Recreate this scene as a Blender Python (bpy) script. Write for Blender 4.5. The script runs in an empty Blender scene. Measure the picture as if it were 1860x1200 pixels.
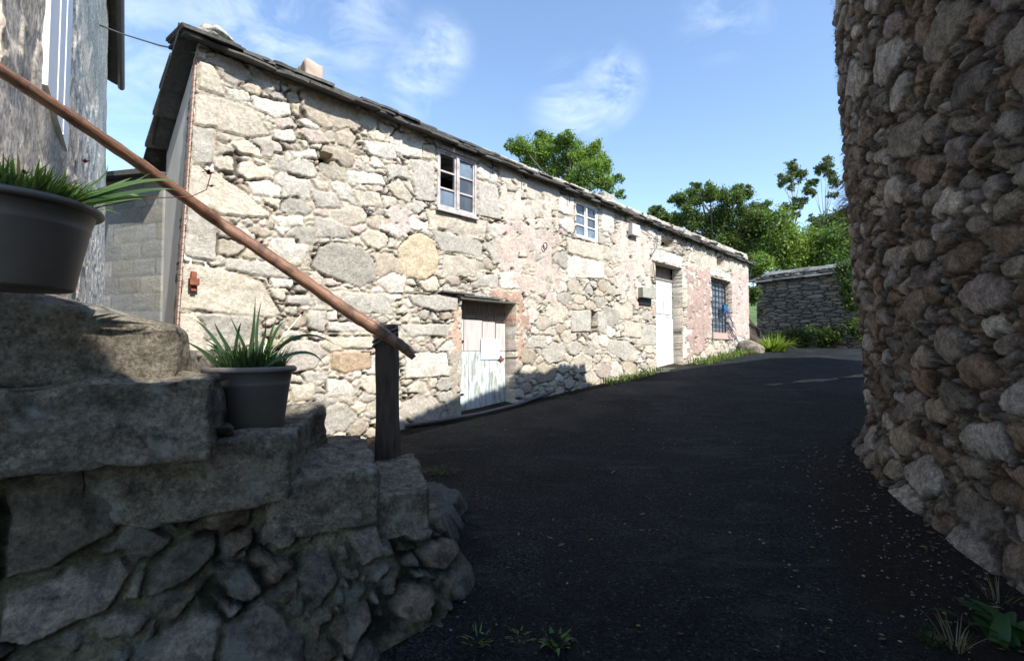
import bpy, bmesh, math, random
import numpy as np
from mathutils import Vector, Matrix
random.seed(7); rng = np.random.default_rng(7)
C = bpy.context.scene.collection
scene = bpy.context.scene
# ------------------------------------------------------------------ camera
EYE = 1.6; F = 878.0; HZ = 633.0
pitch = math.atan((HZ-600)/F)
cam = bpy.data.cameras.new('camera'); cam.lens = 17.0; cam.sensor_width = 36; cam.clip_end = 2000; cam.clip_start = .05
co = bpy.data.objects.new('camera', cam); C.objects.link(co)
co.location = (0, 0, EYE); co.rotation_euler = (math.pi/2+pitch, 0, 0); scene.camera = co
# ------------------------------------------------------------------ sky and sun
SUN_EL, SUN_AZ = 45.0, 136.0        # azimuth clockwise from +Y
w = bpy.data.worlds.new('World'); scene.world = w; w.use_nodes = True
nt = w.node_tree; nt.nodes.clear()
def N(nt, t, **k):
    n = nt.nodes.new(t)
    for a, b in k.items(): setattr(n, a, b)
    return n
sky = N(nt, 'ShaderNodeTexSky', sky_type='NISHITA', sun_disc=False)
sky.sun_elevation = math.radians(SUN_EL); sky.sun_rotation = math.radians(SUN_AZ)
sky.air_density = 1.0; sky.dust_density = .12; sky.ozone_density = 1.6
bg = N(nt, 'ShaderNodeBackground'); bg.inputs[1].default_value = .15
out = N(nt, 'ShaderNodeOutputWorld')
tc = N(nt, 'ShaderNodeTexCoord')
def cloud_mask(direction, radius):
    d = Vector(direction).normalized()
    dt = N(nt, 'ShaderNodeVectorMath', operation='DISTANCE'); dt.inputs[1].default_value = d
    nt.links.new(tc.outputs['Generated'], dt.inputs[0])
    mr = N(nt, 'ShaderNodeMapRange', interpolation_type='SMOOTHSTEP'); mr.inputs[1].default_value = radius; mr.inputs[2].default_value = radius*.15
    nt.links.new(dt.outputs['Value'], mr.inputs[0]); return mr.outputs[0]
def pixdir(px, py):
    x = (px-930)/F; yc = (600-py)/F
    return (x, math.cos(pitch)-yc*math.sin(pitch), math.sin(pitch)+yc*math.cos(pitch))
no = N(nt, 'ShaderNodeTexNoise'); no.inputs['Scale'].default_value = 7.5; no.inputs['Detail'].default_value = 10; no.inputs['Roughness'].default_value = .62; no.inputs['Distortion'].default_value = .6
mp = N(nt, 'ShaderNodeMapping'); mp.inputs['Scale'].default_value = (1, 1, 1.7); mp.inputs['Rotation'].default_value = (0, .5, 0)
nt.links.new(tc.outputs['Generated'], mp.inputs[0]); nt.links.new(mp.outputs[0], no.inputs['Vector'])
acc = None
for px, py, r, amp in [(1105, 160, .085, .65), (1040, 195, .10, .5), (800, 90, .075, .6), (760, 140, .09, .5), (640, 40, .12, .4), (440, 40, .28, .4), (1320, 10, .1, .35), (240, 60, .3, .35)]:
    m = cloud_mask(pixdir(px, py), r)
    s = N(nt, 'ShaderNodeMath', operation='MULTIPLY'); s.inputs[1].default_value = amp; nt.links.new(m, s.inputs[0])
    if acc is None: acc = s.outputs[0]
    else:
        a = N(nt, 'ShaderNodeMath', operation='MAXIMUM'); nt.links.new(acc, a.inputs[0]); nt.links.new(s.outputs[0], a.inputs[1]); acc = a.outputs[0]
nr = N(nt, 'ShaderNodeMapRange'); nr.inputs[1].default_value = .40; nr.inputs[2].default_value = .66
nt.links.new(no.outputs[0], nr.inputs[0])
mu = N(nt, 'ShaderNodeMath', operation='MULTIPLY'); nt.links.new(nr.outputs[0], mu.inputs[0]); nt.links.new(acc, mu.inputs[1])
mx = N(nt, 'ShaderNodeMix', data_type='RGBA'); mx.inputs[7].default_value = (4.2, 4.7, 5.4, 1)
nt.links.new(mu.outputs[0], mx.inputs[0]); nt.links.new(sky.outputs[0], mx.inputs[6])
nt.links.new(mx.outputs[2], bg.inputs[0]); nt.links.new(bg.outputs[0], out.inputs[0])
sl = bpy.data.lights.new('sun', 'SUN'); sl.energy = 3.7; sl.angle = math.radians(.5); sl.color = (1, .962, .90)
so = bpy.data.objects.new('sun', sl); C.objects.link(so)
_az, _el = math.radians(SUN_AZ), math.radians(SUN_EL)
SUNV = Vector((math.sin(_az)*math.cos(_el), math.cos(_az)*math.cos(_el), math.sin(_el)))
so.rotation_euler = SUNV.to_track_quat('Z', 'Y').to_euler(); so.location = (20, -20, 30)
scene.view_settings.view_transform = 'Standard'; scene.view_settings.look = 'None'
scene.view_settings.exposure = 1.05; scene.view_settings.gamma = 1
# ------------------------------------------------------------------ geometry helpers
def gz(x, y):                       # lane climbs away from the camera, then levels off
    return .11*np.minimum(y, 14.55)
def onz(px, py, z):                 # point of the photograph lying at world height z
    d = pixdir(px, py); t = (z-EYE)/d[2]; return Vector((d[0]*t, d[1]*t, z))
def aty(px, py, Y):                 # ... at distance Y
    d = pixdir(px, py); t = Y/d[1]; return Vector((d[0]*t, Y, EYE+d[2]*t))
def ongr(px, py):
    d = pixdir(px, py); t = EYE/(.11*d[1]-d[2]); return Vector((d[0]*t, d[1]*t, EYE+d[2]*t))
a_ = math.atan((1780-930)/F)
FD = Vector((math.sin(a_), math.cos(a_), 0)); FM = Vector((-math.cos(a_), math.sin(a_), 0)); DD = 5.0
def fw(s, z, n=0.0):                # facade coordinates -> world; n outward
    p = FM*(DD-n)+FD*s; return Vector((p.x, p.y, z))
def fac(px, py, n=0.0):             # pixel -> facade (s, z)
    d = Vector(pixdir(px, py)); t = (DD-n)/d.dot(FM); p = d*t
    return p.dot(FD), EYE+p.z
def H2(ix, iy, seed):
    h = (ix.astype(np.int64)*374761393+iy.astype(np.int64)*668265263+seed*1442695041) & 0xffffffff
    h = ((h ^ (h >> 13))*1274126177) & 0xffffffff
    return ((h ^ (h >> 16)) & 0xffff)/65535.0
def vnoise(x, y, seed=0):
    ix = np.floor(x); iy = np.floor(y); fx = x-ix; fy = y-iy; fx = fx*fx*(3-2*fx); fy = fy*fy*(3-2*fy)
    a = H2(ix, iy, seed); b = H2(ix+1, iy, seed); c = H2(ix, iy+1, seed); d = H2(ix+1, iy+1, seed)
    return (a*(1-fx)+b*fx)*(1-fy)+(c*(1-fx)+d*fx)*fy*1.0-.5
def fbm(x, y, seed=0, o=4):
    r = 0; a = 1.0
    for i in range(o): r = r+a*vnoise(x*2**i, y*2**i, seed+i*17); a *= .5
    return r
def fbm3(p, sc, seed=0, o=4):
    return (fbm(p[:, 0]*sc+p[:, 2]*sc*.37, p[:, 1]*sc+p[:, 2]*sc*.61, seed, o)+fbm(p[:, 2]*sc+p[:, 0]*sc*.29, p[:, 1]*sc-p[:, 0]*sc*.53, seed+5, o))*.7
def lk(name, me, mat, parent=None, smooth=False):
    o = bpy.data.objects.new(name, me); C.objects.link(o)
    if mat: me.materials.append(mat)
    if parent: o.parent = parent
    if smooth: me.polygons.foreach_set('use_smooth', [True]*len(me.polygons))
    return o
def pyd(name, v, f, mat, parent=None, smooth=False, col=None):
    me = bpy.data.meshes.new(name)
    me.from_pydata([tuple(p) for p in v] if not isinstance(v, np.ndarray) else v.tolist(), [], f if isinstance(f, list) else f.tolist())
    if col is not None:
        ca = me.color_attributes.new('Col', 'FLOAT_COLOR', 'POINT'); ca.data.foreach_set('color', np.asarray(col, dtype=np.float32).ravel())
    me.update(); return lk(name, me, mat, parent, smooth)
def tag(o, label=None, cat=None, group=None, kind=None):
    if label: o['label'] = label
    if cat: o['category'] = cat
    if group: o['group'] = group
    if kind: o['kind'] = kind
    return o
def empty(name, loc, label, cat, group=None):
    o = bpy.data.objects.new(name, None); C.objects.link(o); o['_l'] = 0; del o['_l']
    o.empty_display_size = .2; tag(o, label, cat, group); return o    # kept at world origin so children use world coordinates
class MB:
    def __init__(s): s.v = []; s.f = []; s.c = []
    def quadbox(s, P, col=None):    # 8 points: bottom 4, top 4
        b = len(s.v); s.v += [Vector(p) for p in P]
        s.f += [[b+i for i in q] for q in ((3, 2, 1, 0), (4, 5, 6, 7), (0, 1, 5, 4), (1, 2, 6, 5), (2, 3, 7, 6), (3, 0, 4, 7))]
        s.c += [col or (1, 1, 1)]*8
    def box(s, c, size, M=None, col=None):
        x, y, z = [q/2 for q in size]
        P = [Vector(q) for q in ((-x, -y, -z), (x, -y, -z), (x, y, -z), (-x, y, -z), (-x, -y, z), (x, -y, z), (x, y, z), (-x, y, z))]
        s.quadbox([(M @ p if M else p)+Vector(c) for p in P], col)
    def fbox(s, s0, s1, z0, z1, n0, n1, col=None):   # box in facade coordinates
        s.quadbox([fw(s0, z0, n1), fw(s1, z0, n1), fw(s1, z0, n0), fw(s0, z0, n0), fw(s0, z1, n1), fw(s1, z1, n1), fw(s1, z1, n0), fw(s0, z1, n0)], col)
    def tube(s, pts, rad, k=8, col=None, cap=True):
        pts = [Vector(p) for p in pts]; b0 = len(s.v); n = len(pts)
        for i, p in enumerate(pts):
            t = (pts[min(i+1, n-1)]-pts[max(i-1, 0)]).normalized()
            u = t.cross(Vector((0, 0, 1)));
            if u.length < .05: u = t.cross(Vector((1, 0, 0)))
            u.normalize(); v = t.cross(u); r = rad[i] if hasattr(rad, '__len__') else rad
            for j in range(k):
                a = 2*math.pi*j/k; s.v.append(p+u*math.cos(a)*r+v*math.sin(a)*r); s.c.append(col or (1, 1, 1))
        for i in range(n-1):
            for j in range(k):
                a = b0+i*k+j; b = b0+i*k+(j+1) % k; s.f.append([a, b, b+k, a+k])
        if cap: s.f.append([b0+j for j in range(k)][::-1]); s.f.append([b0+(n-1)*k+j for j in range(k)])
    def poly(s, pts, col=None):
        b = len(s.v); s.v += [Vector(p) for p in pts]; s.c += [col or (1, 1, 1)]*len(pts); s.f.append(list(range(b, b+len(pts))))
    def build(s, name, mat, parent=None, smooth=False, bevel=0):
        o = pyd(name, s.v, s.f, mat, parent, smooth, [(*c, 1) for c in s.c])
        if bevel:
            m = o.modifiers.new('b', 'BEVEL'); m.width = bevel; m.segments = 2; m.limit_method = 'ANGLE'
        return o
# ------------------------------------------------------------------ materials
def new_mat(name):
    m = bpy.data.materials.new(name); m.use_nodes = True; t = m.node_tree; t.nodes.clear()
    b = N(t, 'ShaderNodeBsdfPrincipled'); o = N(t, 'ShaderNodeOutputMaterial'); t.links.new(b.outputs[0], o.inputs[0]); return m, t, b
def noise(t, scale, detail=4, rough=.6, vec=None, dist=0):
    n = N(t, 'ShaderNodeTexNoise'); n.inputs['Scale'].default_value = scale; n.inputs['Detail'].default_value = detail
    n.inputs['Roughness'].default_value = rough; n.inputs['Distortion'].default_value = dist
    if vec: t.links.new(vec, n.inputs['Vector'])
    return n.outputs[0]
def mapr(t, x, a, b, c, d):
    n = N(t, 'ShaderNodeMapRange'); t.links.new(x, n.inputs[0])
    for i, v in enumerate((a, b, c, d)): n.inputs[i+1].default_value = v
    return n.outputs[0]
def mixc(t, f, a, b, mode='MIX'):
    n = N(t, 'ShaderNodeMix', data_type='RGBA', blend_type=mode)
    for i, v in ((0, f), (6, a), (7, b)):
        if isinstance(v, (int, float)): n.inputs[i].default_value = v
        elif isinstance(v, tuple): n.inputs[i].default_value = (*v, 1)
        else: t.links.new(v, n.inputs[i])
    return n.outputs[2]
def bump(t, b, hs, dist=.02, strength=1):
    prev = None
    for h, d in hs:
        n = N(t, 'ShaderNodeBump'); n.inputs['Strength'].default_value = strength; n.inputs['Distance'].default_value = d
        t.links.new(h, n.inputs['Height'])
        if prev: t.links.new(prev, n.inputs['Normal'])
        prev = n.outputs[0]
    t.links.new(prev, b.inputs['Normal'])
def ocoord(t, scale=None):
    g = N(t, 'ShaderNodeNewGeometry').outputs['Position']
    if scale:
        m = N(t, 'ShaderNodeMapping'); m.inputs['Scale'].default_value = scale; t.links.new(g, m.inputs[0]); return m.outputs[0]
    return g
def stone_mat(name, base=None, lichen=.25, spec=.5, bumps=(.006, .003), lich_col=(.42, .43, .36), stain=(.16, .13, .10), stain_amt=.35, fine=1.0, patch=0, warm=(1, 1, 1)):
    m, t, b = new_mat(name); P = ocoord(t)
    if base is None: c = N(t, 'ShaderNodeVertexColor', layer_name='Col').outputs[0]
    else: c = mixc(t, 1.0, (1, 1, 1), base)
    n1 = noise(t, 5, 5, .65, P); n2 = noise(t, 28, 5, .7, P, .3); n3 = noise(t, 62*fine, 7, .78, P, .2); n5 = noise(t, 11, 8, .72, P, .25); n4 = noise(t, 2.2, 6, .7, P, .6)
    c = mixc(t, 1.0, c, mixc(t, mapr(t, n2, .25, .75, 0, 1), (.66, .66, .67), (1.3, 1.28, 1.24)), 'MULTIPLY')
    c = mixc(t, spec, c, mixc(t, mapr(t, n3, .36, .62, 0, 1), (.45, .45, .47), (1.35, 1.33, 1.3)), 'MULTIPLY')
    if patch: c = mixc(t, patch, c, mixc(t, mapr(t, n5, .38, .62, 0, 1), (.38, .38, .37), (1.5, 1.5, 1.48)), 'MULTIPLY')
    if warm != (1, 1, 1): c = mixc(t, 1.0, c, warm, 'MULTIPLY')
    c = mixc(t, mapr(t, n1, .56, .65, 0, lichen), c, lich_col)
    c = mixc(t, mapr(t, n4, .54, .70, 0, stain_amt), c, stain)
    t.links.new(c, b.inputs['Base Color']); b.inputs['Roughness'].default_value = .92; b.inputs['Specular IOR Level'].default_value = .2
    bump(t, b, [(n5, bumps[0]*2.5), (n2, bumps[0]*2), (n3, bumps[1]*1.6)])
    return m
def simple(name, col, rough=.7, var=.2, scale=14, bumpd=.002, metal=0, spec=.4, stretch=None, col2=None, lo=.3, hi=.7):
    m, t, b = new_mat(name); P = ocoord(t, stretch)
    n = noise(t, scale, 6, .65, P)
    c2 = col2 or tuple(x*(1-var*1.6) for x in col)
    t.links.new(mixc(t, mapr(t, n, lo, hi, 0, 1), c2, tuple(min(1, x*(1+var*.6)) for x in col)), b.inputs['Base Color'])
    b.inputs['Roughness'].default_value = rough; b.inputs['Metallic'].default_value = metal; b.inputs['Specular IOR Level'].default_value = spec
    if bumpd: bump(t, b, [(noise(t, scale*4, 4, .6, P), bumpd)])
    return m
def leaf_mat(name, tint=(1, 1, 1), trans=.35):
    m, t, b = new_mat(name)
    c = N(t, 'ShaderNodeVertexColor', layer_name='Col').outputs[0]
    c = mixc(t, 1.0, c, tint, 'MULTIPLY')
    t.links.new(c, b.inputs['Base Color']); b.inputs['Roughness'].default_value = .5; b.inputs['Specular IOR Level'].default_value = .35
    tr = N(t, 'ShaderNodeBsdfTranslucent'); t.links.new(mixc(t, 1.0, c, (1.4, 1.6, .6), 'MULTIPLY'), tr.inputs[0])
    ms = N(t, 'ShaderNodeMixShader'); ms.inputs[0].default_value = trans
    t.links.new(b.outputs[0], ms.inputs[1]); t.links.new(tr.outputs[0], ms.inputs[2])
    t.links.new(ms.outputs[0], [n for n in t.nodes if n.type == 'OUTPUT_MATERIAL'][0].inputs[0]); return m
M = {}
M['facade'] = stone_mat('facade_stone', lichen=.15, spec=.35, stain=(.22, .17, .12), stain_amt=.3, patch=.22, warm=(1.03, 1.0, .95))
M['cobble'] = stone_mat('cobble_stone', lichen=.35, spec=.9, lich_col=(.44, .41, .37), stain=(.05, .035, .025), stain_amt=.7, patch=.7, warm=(1.14, 1.04, .95), bumps=(.022, .012))
M['stairwall'] = stone_mat('stair_masonry', lichen=.5, spec=.7, lich_col=(.28, .30, .26), stain=(.05, .055, .035), stain_amt=.7, patch=.8, warm=(1.16, 1.02, .86), bumps=(.014, .008))
M['granite'] = stone_mat('granite', (.25, .25, .235), lichen=.75, spec=1, lich_col=(.42, .43, .37), stain=(.05, .058, .04), stain_amt=.85, patch=.75, warm=(1.16, 1.02, .86), bumps=(.014, .008))
M['leftwall'] = stone_mat('left_wall_stone', lichen=.2, spec=1, bumps=(.0015, .003), stain_amt=.0, lich_col=(.5, .5, .46), fine=.45, warm=(1.12, 1.04, .94))
M['shed'] = stone_mat('shed_stone', lichen=.2, spec=.4, warm=(.98, .88, .76))
M['slate'] = stone_mat('slate', lichen=.35, spec=.35, lich_col=(.22, .22, .17), stain=(.04, .04, .04))
M['moss'] = simple('mossy_stone', (.46, .44, .38), .95, .3, 14, .012, col2=(.16, .17, .08), lo=.36, hi=.5)
M['white_render'] = simple('white_render', (.78, .78, .74), .9, .1, 1.6, .003, col2=(.55, .55, .42), lo=.25, hi=.5, stretch=(1, 1, .35))
M['plaster'] = stone_mat('plaster_blocks', lichen=.2, spec=.15, lich_col=(.4, .38, .3))
M['plaster_plain'] = simple('rough_plaster', (.42, .41, .37), .95, .2, 3, .01)
M['edging'] = simple('brick_edging', (.42, .25, .19), .95, .3, 20, .006, col2=(.5, .42, .36))
M['rust'] = simple('rust', (.30, .10, .06), .85, .4, 30, .002)
M['iron'] = simple('iron', (.035, .033, .035), .6, .3, 30, .001, metal=.5)
M['oldwood'] = simple('weathered_wood', (.36, .31, .27), .85, .35, 6, .004, stretch=(6, 6, .5))
M['paint_white'] = simple('white_paint', (.68, .69, .68), .55, .12, 9, .001, col2=(.42, .41, .38), lo=.28, hi=.42)
M['paint_blue'] = simple('pale_blue_paint', (.55, .60, .60), .6, .1, 7, .002, col2=(.30, .31, .25), lo=.36, hi=.52, stretch=(3, 3, .6))
M['paint_lower'] = simple('lower_door_paint', (.68, .70, .66), .6, .1, 9, .001, col2=(.5, .5, .42), lo=.3, hi=.45)
M['white_bright'] = simple('bright_white_paint', (.7, .7, .69), .5, .05, 5, .001, col2=(.5, .49, .45), lo=.25, hi=.4)
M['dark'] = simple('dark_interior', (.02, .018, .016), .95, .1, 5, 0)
M['paper'] = simple('paper', (.55, .64, .74), .8, .05, 6, 0)
M['door_wood'] = simple('faded_door_wood', (.50, .47, .44), .85, .25, 5, .004, stretch=(9, 9, .5), col2=(.27, .23, .2), lo=.25, hi=.5)
M['pot'] = simple('pot_plastic', (.17, .15, .135), .55, .22, 3, .0006, spec=.4)
M['soil'] = simple('soil', (.05, .035, .025), 1, .4, 40, .006)
M['gutter'] = simple('gutter_plastic', (.10, .09, .10), .5, .15, 12, .001)
M['wire'] = simple('wire', (.12, .12, .12), .6, .1, 12, 0)
M['metalbox'] = simple('box_metal', (.42, .41, .34), .6, .2, 12, .001)
M['boxwhite'] = simple('box_white', (.66, .65, .62), .6, .1, 12, .001)
M['blue'] = simple('blue_plastic', (.03, .12, .28), .5, .2, 12, 0)
M['post'] = simple('post_wood', (.085, .062, .045), .8, .4, 7, .006, stretch=(7, 7, .8))
M['brick'] = simple('chimney_brick', (.42, .28, .21), .9, .3, 16, .006, col2=(.46, .40, .33))
M['petal'] = simple('petal', (.38, .02, .03), .6, .3, 30, 0)
M['creeper'] = simple('creeper_stems', (.16, .05, .035), .9, .5, 20, 0)
M['leaf'] = leaf_mat('leaf'); M['leaf_dark'] = leaf_mat('leaf_dark', (1.1, 1.1, 1), .38)
M['bark'] = simple('bark', (.12, .10, .08), .95, .4, 8, .01, stretch=(3, 3, .6))
M['bark_pale'] = simple('pale_bark', (.36, .32, .27), .9, .3, 8, .01, stretch=(3, 3, .6))
def rail_mat():
    m, t, b = new_mat('rail_wood'); P = ocoord(t); vc = N(t, 'ShaderNodeVertexColor', layer_name='Col').outputs[0]
    m2 = N(t, 'ShaderNodeMapping'); m2.inputs['Scale'].default_value = (2.2, 3.2, 3.2); t.links.new(vc, m2.inputs[0])
    g = noise(t, 2.2, 8, .75, m2.outputs[0], .4); bl = noise(t, 6, 6, .7, P)
    c = mixc(t, mapr(t, g, .36, .62, 0, 1), (.09, .038, .02), (.34, .165, .085)); c = mixc(t, mapr(t, bl, .50, .62, 0, .8), c, (.07, .038, .025))
    t.links.new(c, b.inputs['Base Color']); t.links.new(mapr(t, bl, .4, .6, .32, .6), b.inputs['Roughness']); bump(t, b, [(g, .006), (bl, .004)]); return m
M['rail'] = rail_mat()
def glass(name, col, rough=.06, spec=1.0):
    m, t, b = new_mat(name); b.inputs['Roughness'].default_value = rough; b.inputs['Specular IOR Level'].default_value = spec
    n = noise(t, 5, 3, .5, ocoord(t)); t.links.new(mixc(t, mapr(t, n, .35, .65, 0, 1), tuple(x*.6 for x in col), col), b.inputs['Base Color'])
    b.inputs['Coat Weight'].default_value = .25; b.inputs['Coat Roughness'].default_value = .08; bump(t, b, [(n, .004)]); return m
M['pane'] = glass('window_pane', (.09, .10, .11), .12, .5); M['pane_blue'] = glass('sky_tint_pane', (.20, .26, .32), .3, .4)  # bluish pane colour stands in for reflected sky
def asphalt():
    m, t, b = new_mat('asphalt'); P = ocoord(t)
    n1 = noise(t, .9, 7, .7, P, .8); n2 = noise(t, 90, 3, .85, P); n3 = noise(t, 260, 2, .8, P); n4 = noise(t, 14, 5, .7, P)
    vo = N(t, 'ShaderNodeTexVoronoi'); vo.inputs['Scale'].default_value = 95; t.links.new(P, vo.inputs['Vector'])
    c = mixc(t, mapr(t, n1, .35, .68, 0, 1), (.006, .0072, .008), (.0155, .017, .0175))
    c = mixc(t, 1.0, c, mixc(t, mapr(t, n2, .3, .7, 0, 1), (.15, .15, .16), (2.6, 2.6, 2.6)), 'MULTIPLY')
    n6 = noise(t, 45, 3, .8, P); c = mixc(t, 1.0, c, mixc(t, mapr(t, n6, .35, .65, 0, 1), (.25, .25, .26), (2.3, 2.3, 2.3)), 'MULTIPLY')
    n7 = noise(t, 2.2, 6, .75, ocoord(t, (.55, 1.6, 1)), .4); c = mixc(t, mapr(t, n7, .54, .66, 0, .7), c, (.06, .064, .065))
    c = mixc(t, mapr(t, n4, .56, .75, 0, .5), c, (.04, .032, .025))
    sp = N(t, 'ShaderNodeSeparateColor'); t.links.new(vo.outputs['Color'], sp.inputs[0])
    c = mixc(t, mapr(t, sp.outputs[0], .975, .98, 0, .6), c, (.13, .13, .13))
    pm = N(t, 'ShaderNodeMath', operation='MULTIPLY'); t.links.new(mapr(t, sp.outputs[1], .72, .74, 0, 1), pm.inputs[0]); t.links.new(mapr(t, noise(t, 1.1, 6, .7, ocoord(t, (.7, 1.5, 1)), .6), .52, .62, 0, .8), pm.inputs[1])
    c = mixc(t, pm.outputs[0], c, (.075, .078, .08))
    at = N(t, 'ShaderNodeSeparateColor'); t.links.new(N(t, 'ShaderNodeVertexColor', layer_name='Col').outputs[0], at.inputs[0])
    dn = noise(t, 30, 6, .8, P)
    dc = mixc(t, mapr(t, dn, .3, .7, 0, 1), (.008, .006, .005), (.052, .038, .028))
    dm = N(t, 'ShaderNodeMath', operation='MULTIPLY'); t.links.new(at.outputs[0], dm.inputs[0]); t.links.new(mapr(t, n4, .35, .55, .55, 1), dm.inputs[1])
    c = mixc(t, dm.outputs[0], c, dc)
    d2_ = N(t, 'ShaderNodeMath', operation='MULTIPLY'); t.links.new(at.outputs[1], d2_.inputs[0]); t.links.new(mapr(t, n4, .3, .65, .2, 1.4), d2_.inputs[1])
    c = mixc(t, d2_.outputs[0], c, (.10, .084, .072))
    t.links.new(c, b.inputs['Base Color']); b.inputs['Roughness'].default_value = .82; b.inputs['Specular IOR Level'].default_value = .13
    bump(t, b, [(n4, .03), (vo.outputs['Distance'], .014), (dn, .03), (n2, .012)]); return m
M['asphalt'] = asphalt()
def dirt():
    m, t, b = new_mat('dirt'); P = ocoord(t)
    n1 = noise(t, 3, 7, .7, P, .3); n2 = noise(t, 60, 4, .8, P)
    vo = N(t, 'ShaderNodeTexVoronoi'); vo.inputs['Scale'].default_value = 34; t.links.new(P, vo.inputs['Vector'])
    c = mixc(t, mapr(t, n1, .35, .65, 0, 1), (.013, .010, .008), (.042, .031, .024))
    c = mixc(t, 1.0, c, mixc(t, mapr(t, n2, .3, .7, 0, 1), (.4, .4, .4), (1.8, 1.8, 1.8)), 'MULTIPLY')
    sp = N(t, 'ShaderNodeSeparateColor'); t.links.new(vo.outputs['Color'], sp.inputs[0])
    c = mixc(t, mapr(t, sp.outputs[0], .95, .97, 0, .5), c, (.10, .085, .07))
    far = mapr(t, noise(t, .15, 4, .6, P), .3, .7, 0, 1)
    t.links.new(c, b.inputs['Base Color']); b.inputs['Roughness'].default_value = .95; b.inputs['Specular IOR Level'].default_value = .1
    bump(t, b, [(n1, .03), (vo.outputs['Distance'], .012), (n2, .01)]); return m
M['dirt'] = dirt()
M['concrete'] = stone_mat('concrete', (.15, .15, .135), lichen=.4, spec=.4, lich_col=(.12, .13, .09), bumps=(.012, .006))
M['grass'] = simple('hill_grass', (.10, .16, .04), .9, .4, .6, .05)
# ------------------------------------------------------------------ masonry height fields
def poly_sd(px, py, poly):          # signed distance, negative inside
    P = np.array(poly); n = len(P); d = np.full(px.shape, 1e9); inside = np.zeros(px.shape, bool)
    for i in range(n):
        a = P[i]; b = P[(i+1) % n]; e = b-a; wx = px-a[0]; wy = py-a[1]
        t = np.clip((wx*e[0]+wy*e[1])/(e@e+1e-12), 0, 1)
        d = np.minimum(d, np.hypot(wx-e[0]*t, wy-e[1]*t))
        c = ((a[1] > py) != (b[1] > py)) & (px < (b[0]-a[0])*(py-a[1])/(b[1]-a[1]+1e-12)+a[0]); inside ^= c
    return np.where(inside, -d, d)
def seeds(s0, s1, z0, z1, classes, an, k, rnd, avoid=(), aspj=.25):
    pts = np.zeros((0, 3)); A = (s1-s0)*(z1-z0)
    for r, dens in classes:
        n = int(A*dens); cs = rnd.uniform(s0, s1, n); cz = rnd.uniform(z0, z1, n); rr = r*rnd.uniform(.8, 1.25, n)
        if len(avoid):
            ok = np.ones(n, bool)
            for pl in avoid: ok &= poly_sd(cs, cz, pl) > rr*.55
            cs, cz, rr = cs[ok], cz[ok], rr[ok]
        acc = []
        for i in range(len(cs)):
            if len(pts):
                d = np.hypot((pts[:, 0]-cs[i])/an, pts[:, 1]-cz[i])
                if (d < k*(pts[:, 2]+rr[i])).any(): continue
            pts = np.vstack([pts, (cs[i], cz[i], rr[i])])
    return pts
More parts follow.
